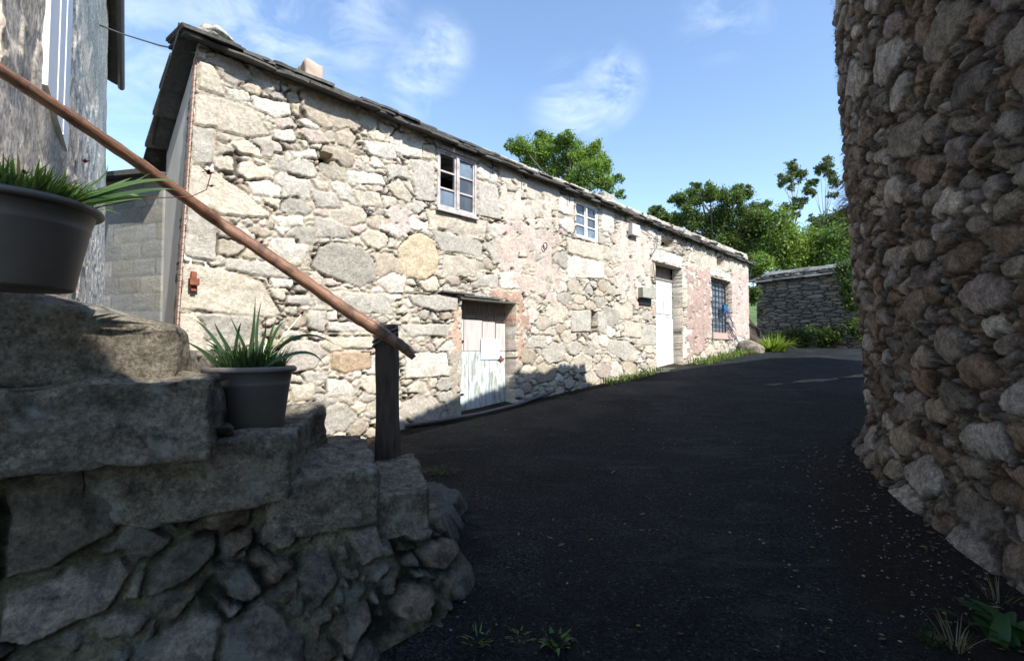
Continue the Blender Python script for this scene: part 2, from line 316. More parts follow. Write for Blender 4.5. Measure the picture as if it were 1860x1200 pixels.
def masonry(name, mat, parent, su, zv, base, nrm, classes, palette, mortar, stones=(), an=1.45, k=.86, depth=.03, dome=.25,
            bevel=.03, gap=.005, warp=.02, wsc=4, plaster=(), holes=(), keep=None, skirt=.25, seed=1, rough=.006, tilt=.1, offs=.012, gapvar=.004, mortar_fill=None, warp2=.008, facet=0, hollow=0):
    rnd = np.random.default_rng(seed)
    su = np.array(sorted(set(np.round(list(su)+[h for q in holes for h in q[:2] if su[0] < h < su[-1]], 5))))
    zv = np.array(sorted(set(np.round(list(zv)+[h for q in holes for h in q[2:4] if zv[0] < h < zv[-1]], 5))))
    S, Z = np.meshgrid(su, zv); nr, nc = S.shape
    sd = seeds(su[0]-.2, su[-1]+.2, zv[0]-.2, zv[-1]+.2, classes, an, k, rnd, [p for p, c in stones])
    W1 = fbm(S*wsc, Z*wsc, seed, 4)*warp; W2 = fbm(S*wsc+31, Z*wsc+9, seed+3, 4)*warp
    W1 = W1+fbm(S*17, Z*17, seed+51, 2)*warp2*1.3; W2 = W2+fbm(S*17+7, Z*17+3, seed+52, 2)*warp2*1.3
    SW = S+W1; ZW = Z+W2
    e = np.zeros(S.shape); idx = np.zeros(S.shape, int)
    step = 24; rmax = max(c[0] for c in classes)*1.3
    for c0 in range(0, nc, step):
        sl_ = slice(c0, min(nc, c0+step)); x = SW[:, sl_]/an; y = ZW[:, sl_]
        lo, hi = SW[:, sl_].min()-4*rmax*an-.1, SW[:, sl_].max()+4*rmax*an+.1
        ids = np.where((sd[:, 0] > lo) & (sd[:, 0] < hi))[0]; q = sd[ids]
        pd = (x[..., None]-q[:, 0]/an)**2+(y[..., None]-q[:, 1])**2-q[:, 2]**2
        i1 = pd.argmin(-1); p1 = np.take_along_axis(pd, i1[..., None], -1)
        dm = np.hypot((q[:, None, 0]-q[None, :, 0])/an, q[:, None, 1]-q[None, :, 1]); np.fill_diagonal(dm, 1e-9)
        ed = (pd-p1)/(2*dm[i1]+1e-9); np.put_along_axis(ed, i1[..., None], 9, -1)
        e[:, sl_] = ed.min(-1); idx[:, sl_] = ids[i1]
    ns = len(sd); pal = np.array(palette); cellc = pal[rnd.integers(0, len(pal), ns+len(stones))]*rnd.uniform(.78, 1.14, (ns+len(stones), 1))
    cx = np.concatenate([sd[:, 0], [np.mean([p[0] for p in q]) for q, c in stones]]); cz = np.concatenate([sd[:, 1], [np.mean([p[1] for p in q]) for q, c in stones]])
    rad = np.concatenate([sd[:, 2], [max(.05, .4*(max(p[1] for p in q)-min(p[1] for p in q))) for q, c in stones]])
    XS = S+W1*.45; ZS = Z+W2*.45
    for i, (pl, c) in enumerate(stones):
        b0 = min(p[0] for p in pl)-.15; b1 = max(p[0] for p in pl)+.15
        j0, j1 = np.searchsorted(su, b0), np.searchsorted(su, b1)
        if j1 <= j0: continue
        s_ = poly_sd(XS[:, j0:j1], ZS[:, j0:j1], pl); sub = e[:, j0:j1]; si = idx[:, j0:j1]
        ins = s_ < 0; sub[:] = np.where(ins, -s_, np.minimum(sub, s_)); si[ins] = ns+i
        if c is not None: cellc[ns+i] = np.array(c)*rnd.uniform(.93, 1.05)
    g = gap+gapvar*np.abs(fbm(S*3, Z*3, seed+9, 2))*2
    t = np.clip((e-g)/(bevel*(.6+.8*H2(idx, idx*0, 5))), 0, 1); prof = 1-(1-t)**2.4
    tx = (H2(idx, idx*0, 11)-.5)*tilt; tz = (H2(idx, idx*0, 12)-.5)*tilt; of = (H2(idx, idx*0, 13)-.5)*2*offs
    dm_ = np.clip(e/(rad[idx]+1e-3), 0, 1); dm_ = 1-(1-dm_)**2
    nz = fbm(S*7+idx*1.7, Z*7, seed+4, 3)*rough*1.7
    h = prof*(depth*(1-dome)+depth*dome*2*dm_+of+(S-cx[idx])*tx+(Z-cz[idx])*tz+nz)+fbm(S*14, Z*14, seed+8, 2)*rough*.5
    if facet:
        for fi in (0, 1, 2):
            th = H2(idx, idx*0, 60+fi)*6.283; kf = facet*(.4+H2(idx, idx*0, 64+fi)); r_ = rad[idx]
            cap = depth*(1.25-kf*(((S-cx[idx])/an*np.cos(th)+(Z-cz[idx])*np.sin(th))/r_)); h = np.where(prof > .02, np.minimum(h, np.maximum(cap, .25*h)), h)
    col = cellc[idx]
    band = 1+.16*fbm(S*3+idx*.37, Z*11, seed+21, 3)[..., None]
    col = col*band
    mcol = np.array(mortar)*(1+.35*fbm(S*6, Z*6, seed+6, 3)[..., None])
    mk = np.clip((e-g*.6)/(g*.9+.003), 0, 1)[..., None]
    col = mcol*(1-mk)+col*mk
    if hollow:
        ho = (1-mk[..., 0])*np.clip((fbm(S*5, Z*5, seed+71, 4)-.02)*8, 0, 1); h = h-hollow*ho; col = col*(1-.75*ho[..., None])
    if mortar_fill is not None:     # broad smears of mortar over the stones
        lvl, th = mortar_fill; mf = np.clip((fbm(S*1.6, Z*2.2, seed+33, 4)-th)*5, 0, 1)*np.clip(1.2-prof*.9, 0, 1)
        h = h*(1-mf)+np.maximum(h, lvl)*mf; col = col*(1-mf[..., None])+mcol*1.25*mf[..., None]
    for pl, c, lvl, ragged in plaster:
        s_ = poly_sd(S+W1*2, Z+W2*2, pl)+fbm(S*5, Z*5, seed+15, 4)*ragged
        f_ = np.clip(-s_/.006, 0, 1)*np.clip(1.0-(fbm(S*7, Z*7, seed+16, 4)-.2)*14, 0, 1)
        h = h*(1-f_)+(lvl+(h-lvl)*.12)*f_; pc = np.array(c)*(1+.3*fbm(S*4, Z*4, seed+18, 4)[..., None]); col = col*(1-f_[..., None])+pc*f_[..., None]
    bx, by, bz = base(S, Z); nx, ny, nzv = nrm(S, Z)
    V = np.stack([bx+nx*h, by+ny*h, bz+nzv*h], -1).reshape(-1, 3); NN = np.stack([nx+0*S, ny+0*S, nzv+0*S], -1).reshape(-1, 3)
    ok = np.ones((nr-1, nc-1), bool); cs = (S[:-1, :-1]+S[1:, 1:])/2; cz_ = (Z[:-1, :-1]+Z[1:, 1:])/2
    for q in holes: ok &= ~((cs > q[0]) & (cs < q[1]) & (cz_ > q[2]) & (cz_ < q[3]))
    if keep is not None: ok &= keep(cs, cz_)
    I = np.arange(nr*nc).reshape(nr, nc); Fq = np.stack([I[:-1, :-1], I[:-1, 1:], I[1:, 1:], I[1:, :-1]], -1)[ok]
    # boundary skirt (reveals and ends)
    E = np.concatenate([Fq[:, [0, 1]], Fq[:, [1, 2]], Fq[:, [2, 3]], Fq[:, [3, 0]]]); key = np.sort(E, 1); kk = key[:, 0].astype(np.int64)*(nr*nc)+key[:, 1]
    u, inv, cnt = np.unique(kk, return_inverse=True, return_counts=True); B = E[cnt[inv] == 1]
    bv = np.unique(B); mapn = {int(v): i for i, v in enumerate(bv)}; V2 = V[bv]-NN[bv]*skirt; n0 = len(V)
    colr = col.reshape(-1, 3); c2 = colr[bv]
    SK = np.array([[a, n0+mapn[int(a)], n0+mapn[int(b)], b] for a, b in B])
    SK = SK[:, ::-1] if False else SK
    V = np.vstack([V, V2]); CC = np.vstack([colr, c2]); CC = np.clip(CC, .004, .85)
    used = np.zeros(len(V), bool); used[Fq.ravel()] = True; used[SK.ravel()] = True; rm = np.cumsum(used)-1
    FF = rm[np.vstack([Fq, SK])]; V = V[used]; CC = CC[used]
    return pyd(name, V, FF, mat, parent, True, np.hstack([CC, np.ones((len(CC), 1))]))
def rock(name, mat, parent, P8, res=.022, r=.03, amp=.02, seed=0, sc=5, col=(.2, .2, .19)):
    """a hewn block from 8 corners (bottom 4 ccw, top 4), rounded and roughened"""
    P = np.array([tuple(p) for p in P8]); L = [np.linalg.norm(P[1]-P[0]), np.linalg.norm(P[3]-P[0]), np.linalg.norm(P[4]-P[0])]
    n = [max(3, int(l/res)) for l in L]; vid = {}; V = []; Fc = []
    def gv(i, j, k_):
        q = (i, j, k_)
        if q not in vid: vid[q] = len(V); V.append((i/n[0], j/n[1], k_/n[2]))
        return vid[q]
    for a, b, c in ((0, 1, 2), (1, 2, 0), (2, 0, 1)):
        for side in (0, n[c]):
            for i in range(n[a]):
                for j in range(n[b]):
                    def g(ii, jj):
                        t = [0, 0, 0]; t[a] = ii; t[b] = jj; t[c] = side; return gv(*t)
                    q = [g(i, j), g(i+1, j), g(i+1, j+1), g(i, j+1)]; Fc.append(q if side else q[::-1])
    U = np.array(V); Lm = np.array(L); M_ = (U-.5)*Lm; hb = Lm/2-r; q = np.clip(M_, -hb, hb); dv = M_-q; ln = np.linalg.norm(dv, axis=1, keepdims=True)
    M_ = q+dv/np.maximum(ln, 1e-6)*np.minimum(ln, r); U = M_/Lm+.5; x, y, z = U.T
    wgt = [(1-x)*(1-y)*(1-z), x*(1-y)*(1-z), x*y*(1-z), (1-x)*y*(1-z), (1-x)*(1-y)*z, x*(1-y)*z, x*y*z, (1-x)*y*z]
    X = sum(wi[:, None]*P[i] for i, wi in enumerate(wgt)); nrm_ = X-X.mean(0)
    nn = dv/np.maximum(ln, 1e-6); ax = [(P[1]-P[0])/L[0], (P[3]-P[0])/L[1], (P[4]-P[0])/L[2]]; ND = sum(nn[:, i:i+1]*ax[i] for i in range(3))
    X = X+ND*(fbm3(X, sc, seed, 5)*amp*2)[:, None]
    cc = np.array(col)*(1+.3*fbm3(X, 3, seed+3, 3)[:, None]); cc = np.hstack([np.clip(cc, .01, .9), np.ones((len(cc), 1))])
    return pyd(name, X, Fc, mat, parent, True, cc)
def boulder(name, mat, parent, c, rad, seed=0, amp=.25, col=(.4, .38, .3), sub=4):
    bm = bmesh.new(); bmesh.ops.create_icosphere(bm, subdivisions=sub, radius=1); V = np.array([v.co[:] for v in bm.verts]); f = [[v.index for v in p.verts] for p in bm.faces]; bm.free()
    V = V*(1+fbm3(V, 1.4, seed, 4)[:, None]*amp*1.6)*np.array(rad)+np.array(c)
    return pyd(name, V, f, mat, parent, True, np.tile((*col, 1), (len(V), 1)))
# ================================================================== GROUND
ys = np.concatenate([[-200, -80, -30, -10, -4], np.arange(-2, 6, .1), np.arange(6, 17, .25), [18, 20, 25, 30, 40, 60, 100, 200, 500, 900]])
xs = np.concatenate([[-900, -300, -100, -40, -20, -10], np.arange(-6, 6, .1), np.arange(6, 14, .25), [16, 20, 30, 60, 120, 300, 900]])
GX, GY = np.meshgrid(xs, ys); GZ = np.where(GY < -4, -.44, gz(GX, GY))+np.where((abs(GX) < 14) & (GY > -3) & (GY < 17), fbm(GX*2.2, GY*2.2, 3, 4)*.02, 0)
I = np.arange(GX.size).reshape(GX.shape); FQ = np.stack([I[:-1, :-1], I[:-1, 1:], I[1:, 1:], I[1:, :-1]], -1).reshape(-1, 4)
tag(pyd('ground', np.stack([GX, GY, GZ-.012], -1).reshape(-1, 3), FQ, M['dirt'], None, True), kind='structure')
# right building plan path (used by the road edge too)
RP = np.array([(1.0, -3.2), (1.5, -1.9), (2.15, -.3), (2.6, 1.4), (2.9, 2.71), (3.06, 3.4), (3.3, 4.2), (3.66, 4.98), (4.4, 5.7), (5.5, 6.5), (7.0, 7.5), (8.0, 8.2), (9.3, 9.0), (10.6, 9.6)])
def smooth_path(P, n=400):
    P = np.array(P, float); d = np.concatenate([[0], np.cumsum(np.hypot(*np.diff(P, axis=0).T))]); s = np.linspace(0, d[-1], n)
    x = np.interp(s, d, P[:, 0]); y = np.interp(s, d, P[:, 1]); kw = max(3, n//22)
    ker = np.hanning(kw+2)[1:-1]; ker /= ker.sum()
    xp = np.pad(x, kw//2, mode='reflect', reflect_type='odd'); yp = np.pad(y, kw//2, mode='reflect', reflect_type='odd')
    x = np.convolve(xp, ker, 'valid')[:n]; y = np.convolve(yp, ker, 'valid')[:n]
    tx = np.gradient(x, s); ty = np.gradient(y, s); l = np.hypot(tx, ty); return s, x, y, tx/l, ty/l
Rs, Rx, Ry, Rtx, Rty = smooth_path(RP)
def wall_x(y): return np.interp(y, Ry, Rx)
# road
ry = np.concatenate([np.arange(-3, 7, .05), np.arange(7, 17.8, .12)])
edgeL = []; edgeR = []; RE = []
wn = lambda y, sd_: float(fbm(np.array([y*2.5]), np.array([.5]), sd_, 5)[0])
for y in ry:
    fx = (y-FM.y*(DD-.30))/FD.y; fl = FM.x*(DD-.30)+FD.x*fx                        # facade line offset
    L = -.8 if y < 2.8 else max(fl, -.8-2*(y-2.8))
    if y > 14.4: L = 5.2
    R = wall_x(y) - (np.interp(y, [-3, 1, 2.2, 4, 5, 5.8, 7, 12], [.8, 1.25, 1.15, 1.0, .75, .5, .1, -.6]))
    RE.append(R+wn(y, 8)*.35)
    if y > 9.4: R = 14; RE[-1] = 99
    else: R = max(R, float(wall_x(y))+.1)
    edgeL.append(L+wn(y, 3)*.06); edgeR.append(R)
nc = 90; V = []
for y, a, b in zip(ry, edgeL, edgeR):
    for j in range(nc): V.append((a+(b-a)*j/(nc-1), y, 0))
V = np.array(V); V[:, 2] = gz(V[:, 0], V[:, 1])+.010+fbm(V[:, 0]*1.1, V[:, 1]*1.1, 5, 3)*.018*(V[:, 1] < 14)
I = np.arange(len(V)).reshape(len(ry), nc); FQ = np.stack([I[:-1, :-1], I[:-1, 1:], I[1:, 1:], I[1:, :-1]], -1).reshape(-1, 4)
REv = np.repeat(np.array(RE), nc); dd_ = REv-V[:, 0]; fb = np.clip(.5-dd_/.35+fbm(V[:, 0]*3, V[:, 1]*3, 12, 5)*1.1, 0, 1)
LEv = np.repeat(np.array(edgeL), nc); fl_ = np.clip(1-(V[:, 0]-LEv)/1.3+fbm(V[:, 0]*1.5, V[:, 1]*1.5, 14, 5)*.9, 0, 1)*.9*(V[:, 1] > 2.9)*(V[:, 1] < 9)
tag(pyd('road', V, FQ, M['asphalt'], None, True, np.stack([fb, fl_, fb*0, fb*0+1], -1)), kind='structure')
# ================================================================== MAIN HOUSE
house = empty('stone_house', (0, 0, 0), 'long low rubble stone house with slate roof, two small upper windows and two doors', 'house')
W_, CR, GR, TN, OR, PK, LG = (.66, .64, .60), (.58, .54, .465), (.37, .355, .325), (.47, .42, .35), (.52, .405, .29), (.53, .46, .43), (.50, .485, .45)
big = [
 ([(360,112),(387,120),(412,177),(355,163)],CR),([(353,169),(410,180),(460,200),(492,250),(460,253),(417,243),(350,227)],CR),
 ([(348,230),(395,233),(388,300),(347,298)],LG),([(343,303),(387,303),(493,390),(490,400),(397,392),(342,367)],CR),([(340,371),(393,395),(395,473),(335,468)],LG),
 ([(452,173),(527,187),(530,213),(503,215),(460,198)],W_),([(493,237),(533,233),(542,260),(497,257)],W_),([(608,243),(633,233),(650,250),(637,272),(612,263)],TN),
 ([(523,273),(573,272),(578,293),(530,287)],W_),([(415,260),(447,253),(473,270),(477,287),(433,282)],CR),([(497,277),(517,280),(523,313),(487,307)],LG),
 ([(443,330),(487,325),(513,340),(510,360),(460,355)],W_),([(630,310),(693,317),(700,340),(633,333)],W_),([(700,337),(723,323),(750,357),(747,370),(713,360)],CR),
 ([(743,287),(789,293),(789,368),(753,363)],LG),([(490,393),(547,390),(553,410),(507,413)],W_),([(567,390),(600,397),(633,413),(630,435),(575,432)],LG),
 ([(443,417),(467,407),(500,423),(480,435)],TN),([(327,477),(403,483),(480,513),(510,570),(493,578),(387,567),(327,560)],CR),
 ([(410,470),(507,473),(563,500),(553,507),(470,503),(410,490)],LG),([(580,450),(603,440),(653,447),(680,473),(682,510),(653,523),(583,500),(563,483)],GR),
 ([(680,513),(710,493),(737,503),(733,535),(703,532)],W_),([(570,527),(697,533),(717,573),(653,567),(573,553)],LG),([(517,533),(565,533),(568,557),(517,553)],LG),
 ([(560,563),(593,563),(590,607),(560,597)],LG),([(593,580),(673,587),(667,605),(597,602)],W_),([(587,608),(680,613),(680,633),(620,633)],CR),
 ([(597,640),(630,635),(673,640),(673,667),(627,680),(600,670)],OR),([(593,687),(630,690),(647,710),(640,723),(593,720)],W_),([(543,673),(597,672),(597,690),(553,693)],LG),
 ([(523,697),(570,697),(570,723),(533,733)],CR),([(327,565),(357,570),(370,593),(373,660),(320,660)],CR),
 ([(739,536),(808,533),(832,539),(832,565),(787,567),(747,552)],LG),([(736,640),(811,640),(819,683),(736,689)],W_),([(725,589),(816,587),(816,611),(747,611)],LG),
 ([(907,493),(941,493),(941,525),(909,525)],W_),([(864,493),(904,501),(904,525),(867,520)],LG),([(947,496),(973,504),(973,533),(949,525)],CR),
 ([(1037,563),(1072,563),(1072,604),(1037,603)],LG),([(1085,565),(1101,568),(1101,607),(1085,604)],LG),([(965,608),(989,608),(992,632),(949,632)],LG),
 ([(767,262),(789,264),(789,290),(767,287)],CR),([(867,295),(905,312),(903,332),(869,325)],W_),([(870,328),(902,335),(910,400),(870,392)],LG),
 ([(770,379),(862,397),(885,402),(882,435),(780,412)],CR),([(780,415),(880,438),(877,470),(800,455)],LG),([(805,460),(864,472),(864,505),(803,500)],CR),
 ([(1091,372),(1115,380),(1115,425),(1091,418)],W_),([(1012,350),(1042,358),(1042,395),(1012,385)],W_),([(1027,430),(1097,445),(1095,475),(1030,460)],CR),
 ([(1030,463),(1095,477),(1095,507),(1030,505)],W_),([(1184,452),(1243,463),(1243,486),(1184,473)],W_),([(1239,490),(1262,490),(1262,523),(1239,522)],W_),
 ([(1239,526),(1260,526),(1260,560),(1239,560)],CR),([(1239,597),(1256,598),(1256,650),(1239,652)],W_),([(1165,588),(1190,590),(1190,628),(1165,627)],LG),
 ([(1133,580),(1163,588),(1163,615),(1133,612)],CR),([(1107,615),(1141,620),(1163,636),(1133,657),(1101,636)],LG),([(1286,481),(1326,489),(1329,509),(1286,500)],W_),
 ([(700,300),(738,300),(742,330),(718,322),(702,330)],LG),([(640,345),(690,350),(696,378),(650,374)],CR),([(560,345),(610,350),(620,380),(572,378)],LG),
 ([(545,230),(585,238),(600,262),(560,262)],PK),([(660,255),(715,262),(722,292),(668,284)],W_),([(905,345),(935,350),(940,400),(915,398)],CR),
 ([(945,360),(985,365),(995,395),(950,398)],TN),([(880,440),(915,425),(945,445),(940,475),(895,480)],LG),([(950,420),(1000,415),(1010,450),(960,458)],PK),
]
big.append(([(760+39*math.cos(a), 467+44*math.sin(a)) for a in (0.1, .8, 1.3, 2.1, 2.7, 3.5, 4.2, 4.75, 5.5)], (.58,.50,.37)))
stones = [([fac(*p) for p in pl], c) for pl, c in big]
lz = lambda s: 1  # placeholder
def rect(x0, y0, x1, y1):           # opening: left/right/top/bottom from photo pixels (top read at x0, bottom at x1)
    ym = (y0+y1)/2
    s0 = fac(x0, ym)[0]; s1 = fac(x1, ym)[0]
    return s0, s1, fac(x1, y1)[1], fac(x0, y0)[1]
Hw1 = (fac(793, 320)[0], fac(864, 320)[0], fac(830, 388)[1], fac(795, 268)[1])
Hw2 = (fac(1045, 400)[0], fac(1086, 400)[0], fac(1065, 435)[1], fac(1045, 362)[1])
Hw3 = (fac(1292, 560)[0], fac(1328, 560)[0], fac(1310, 605)[1], fac(1292, 503)[1])
Hd1 = (fac(836, 640)[0], fac(935, 640)[0], 1.6-1.2, fac(840, 543)[1])
Hd2 = (fac(1190, 570)[0], fac(1238, 570)[0], fac(1215, 667)[1]-.02, fac(1190, 475)[1])
Hs = [(fac(1073, 580)[0], fac(1084, 580)[0], fac(1078, 604)[1], fac(1078, 565)[1]),      # slit
      (fac(1199, 440)[0], fac(1222, 440)[0], fac(1210, 449)[1], fac(1210, 433)[1]), (fac(1300, 480)[0], fac(1314, 480)[0], fac(1307, 483)[1], fac(1307, 469)[1]),
      (fac(580, 290)[0], fac(603, 290)[0], fac(590, 299)[1], fac(590, 277)[1])]
holes = [Hw1, Hw2, Hw3, Hd1, Hd2]+Hs
sL_top, zt = fac(359, 100); sL_bot, zb_ = fac(320, 665); ztop = 4.44
s_end = fac(1358, 540)[0]
def s_left(z): return sL_bot+(sL_top-sL_bot)*(z-zb_)/(zt-zb_)
su = [sL_bot-.05]
while su[-1] < s_end:
    Y = fw(su[-1], 0).y; su.append(su[-1]+max(.009, Y*.0024))
su[-1] = s_end
zv = np.arange(0.25, ztop, .0135)
cl = [(.17, 3), (.12, 12), (.082, 60), (.055, 220), (.036, 600), (.024, 900)]
pink = (.44, .33, .30); redp = (.52, .37, .30); cream = (.54, .50, .43)
def pf(*pts): return [fac(*p) for p in pts]
plaster = [
 (pf((936,540),(955,560),(958,600),(950,640),(936,660)), redp, .03, .05), (pf((885,527),(950,530),(950,560),(936,552),(905,545)), redp, .035, .05),
 (pf((818,565),(836,560),(836,650),(822,665)), redp, .032, .04), (pf((818,650),(836,640),(836,760),(812,760)), (.45,.42,.36), .03, .05),
 (pf((1245,480),(1288,490),(1290,625),(1245,655)), pink, .034, .06), (pf((1328,490),(1358,495),(1360,615),(1328,610)), (.56,.45,.42), .034, .06),
 (pf((1240,460),(1360,482),(1360,500),(1240,485)), cream, .032, .05), (pf((1120,400),(1180,410),(1180,560),(1120,550)), (.60,.54,.49), .028, .14),
 (pf((900,400),(1010,430),(1015,560),(955,540),(900,480)), (.58,.49,.45), .022, .2), (pf((690,370),(745,375),(740,430),(690,425)), (.60,.53,.50), .026, .12),
 (pf((905,300),(1012,345),(1012,420),(905,400)), (.60,.55,.49), .026, .13),
]
def fbase(S, Z):
    lean = np.clip((s_left(Z)-s_left(0.5)), -1, 1)
    fade = np.clip(1-(S-sL_bot)/.6, 0, 1)        # the corner leans, the rest stands true
    s = S+0*Z
    s = np.maximum(s, s_left(Z))
    return FM.x*DD+FD.x*s, FM.y*DD+FD.y*s, Z
masonry('wall', M['facade'], house, su, zv, fbase, lambda S, Z: (-FM.x+0*S, -FM.y+0*S, 0*S), cl,
        [W_, CR, CR, LG, LG, CR, TN, PK, W_, CR, LG, (.5,.47,.43)], (.47, .43, .365), stones, an=1.75, k=.70, depth=.023, dome=.08, bevel=.009, gap=.003, gapvar=.007,
        warp=.055, wsc=8, warp2=.014, facet=.35, hollow=.028, plaster=plaster, holes=holes, skirt=.24, seed=4, rough=.009, offs=.012, tilt=.16, keep=lambda s, z: s > s_left(z)-.02)
# gable wall and the hidden walls
def corner(z): return fw(float(s_left(z)), z, -.01)
_c = fw(sL_bot+.15, 0); _g = Vector((-.80, .60, 0)).normalized(); G = _c+_g*.86; GS = .95; E1 = fw(s_end, 0, -.02)
back = FM*4.0
mb = MB()
mb.quadbox([corner(.3), corner(.3)+FD*.22, G.xy.to_3d()+Vector((.3, 0, .3)), G.xy.to_3d()+Vector((0, 0, .3)),
            corner(4.32), corner(4.32)+FD*.22, G.xy.to_3d()+Vector((.3, 0, 3.56)), G.xy.to_3d()+Vector((0, 0, 3.56))])
o = mb.build('gable_wall', M['white_render'], house)
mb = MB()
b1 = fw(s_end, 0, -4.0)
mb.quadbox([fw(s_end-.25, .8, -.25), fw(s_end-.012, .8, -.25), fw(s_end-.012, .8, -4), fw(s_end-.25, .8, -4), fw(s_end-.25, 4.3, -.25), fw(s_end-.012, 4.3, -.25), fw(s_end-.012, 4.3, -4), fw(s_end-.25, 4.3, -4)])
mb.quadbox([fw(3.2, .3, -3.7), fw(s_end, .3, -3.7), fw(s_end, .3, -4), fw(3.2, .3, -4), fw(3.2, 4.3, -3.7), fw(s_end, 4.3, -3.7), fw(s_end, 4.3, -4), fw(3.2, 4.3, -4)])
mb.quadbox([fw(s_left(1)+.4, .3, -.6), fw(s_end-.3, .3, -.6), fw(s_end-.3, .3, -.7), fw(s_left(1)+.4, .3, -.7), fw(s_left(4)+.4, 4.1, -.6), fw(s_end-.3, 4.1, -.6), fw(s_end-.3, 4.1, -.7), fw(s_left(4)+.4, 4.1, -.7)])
mb.build('inner_wall', M['dark'], house)  # near-black colour stands in for the unlit interior behind the openings
# red brick corner strip on the gable side and rusty hinge on the wall
# roof: layers of irregular slates
def zlip(s): return 4.31-.012*(s-1.06)
mb = MB(); rs = random.Random(3)
Lr = s_end+.12; s0r = float(s_left(4.3))-.16
def slate(s, n, wdt, dep, z, th, tiltn, col, yaw=0):
    k = rs.randint(4, 5); pts = []
    out = [(-wdt/2, 0), (-wdt*.2, rs.uniform(.0, .03)), (wdt*.25, rs.uniform(-.01, .03)), (wdt/2, 0), (wdt/2, -dep), (-wdt/2, -dep)]
    out = [(a+rs.uniform(-.012, .012), b+rs.uniform(-.015, .015)) for a, b in out]
    lo = []; hi = []
    for a, b in out:
        zz = z-b*tiltn+(a*yaw); lo.append(fw(s+a, zz, n+b)); hi.append(fw(s+a, zz+th, n+b))
    b0 = len(mb.v); mb.v += lo+hi; mb.c += [col]*12; m_ = 6
    mb.f.append([b0+i for i in range(m_)][::-1]); mb.f.append([b0+m_+i for i in range(m_)])
    for i in range(m_): j = (i+1) % m_; mb.f.append([b0+i, b0+j, b0+m_+j, b0+m_+i])
def sc_(): v = rs.uniform(.06, .15); return (v*1.02, v, v*.93)
for layer in range(3):
    s = s0r+rs.uniform(0, .1)
    while s < Lr:
        wd = rs.uniform(.16, .5); slate(s+wd/2, .15-layer*.015+rs.uniform(-.03, .035), wd*1.03, .6, zlip(s)+layer*.034+rs.uniform(-.008, .012), rs.uniform(.018, .034), .20, sc_(), rs.uniform(-.02, .02)); s += wd
for row in range(1, 12):                    # the slope above
    s = s0r+.25+row*.42+rs.uniform(-.1, .1)
    while s < Lr-row*.1:
        wd = rs.uniform(.35, .65)
        slate(s+wd/2, -.05-row*.33+rs.uniform(-.03, .03), wd*1.03, .6, zlip(s)+.12+.20*(.2+row*.33)+rs.uniform(-.005, .02), .03, .19, sc_(), rs.uniform(-.01, .01)); s += wd
# gable verge slates
gd = (G-corner(4.3)); gd.z = 0; gl = gd.length; gd.normalize(); gn = Vector((-gd.y, gd.x, 0))
if gn.x > 0: gn = -gn
for layer in range(3):
    t = .0
    while t < gl-.08:
        wd = rs.uniform(.18, .4); c0 = corner(4.3)+gd*(t+wd/2); oo = .15-layer*.01+rs.uniform(-.03, .03); z = 4.35+layer*.035+rs.uniform(-.006, .006)
        P = [c0-gd*wd*.51+gn*oo, c0+gd*wd*.51+gn*(oo+rs.uniform(-.03, .03)), c0+gd*wd*.51-gn*.2, c0-gd*wd*.51-gn*.2]
        for p, tt in zip(P, (t-.02, t+wd+.02, t+wd+.02, t-.02)): p.z = z-GS*tt
        P[2].z += .05; P[3].z += .05
        mb.quadbox(P+[p+Vector((0, 0, .034)) for p in P], sc_()); t += wd
roof = mb.build('roof', M['slate'], house)
# rough boards and stones bedded under the eaves
for (px, py, r, nm, mt, n_) in [(396, 68, (.15, .12, .07), 'roof_stone', 'moss', .02), (1262, 430, (.34, .12, .05), 'roof_stone', 'boxwhite', -.02), (1340, 462, (.34, .12, .05), 'roof_stone', 'boxwhite', 0), (1290, 442, (.3, .14, .05), 'roof_stone', 'boxwhite', .0)]:
    s, z = fac(px, py, n_); p = fw(s, z, n_); o = boulder(nm, M['moss' if mt == 'moss' else 'slate'], roof, (0, 0, 0), r, seed=int(px), amp=.3, col=(.42, .40, .34))
    o.rotation_euler = (0, 0, math.atan2(FD.y, FD.x)); o.location = p
for px, y0, y1, w0, n_ in [(573, 113, 126, .11, -.45), (1108, 351, 362, .2, -.35)]:
    s, zt_ = fac(px, y0, n_); z2 = zt_-.45
    o = rock('chimney', M['brick'] if px < 600 else M['slate'], roof, [fw(s-w0, z2, n_), fw(s+w0, z2, n_), fw(s+w0, z2, n_-.25), fw(s-w0, z2, n_-.25), fw(s-w0, zt_, n_), fw(s+w0, zt_, n_), fw(s+w0, zt_, n_-.25), fw(s-w0, zt_, n_-.25)], res=.02, r=.02, amp=.02, seed=px, col=(.4, .38, .34))
# eave pegs
for px in (888, 945, 1028, 1130, 1240):
    s = fac(px, 300)[0]; m2 = MB(); zt_ = zlip(s)+.02
    m2.tube([fw(s, zt_, .06), fw(s+.01, zt_-.1, .07), fw(s, zt_-.2, .075)], .009, 5); m2.build('eave_peg', M['iron'], house)
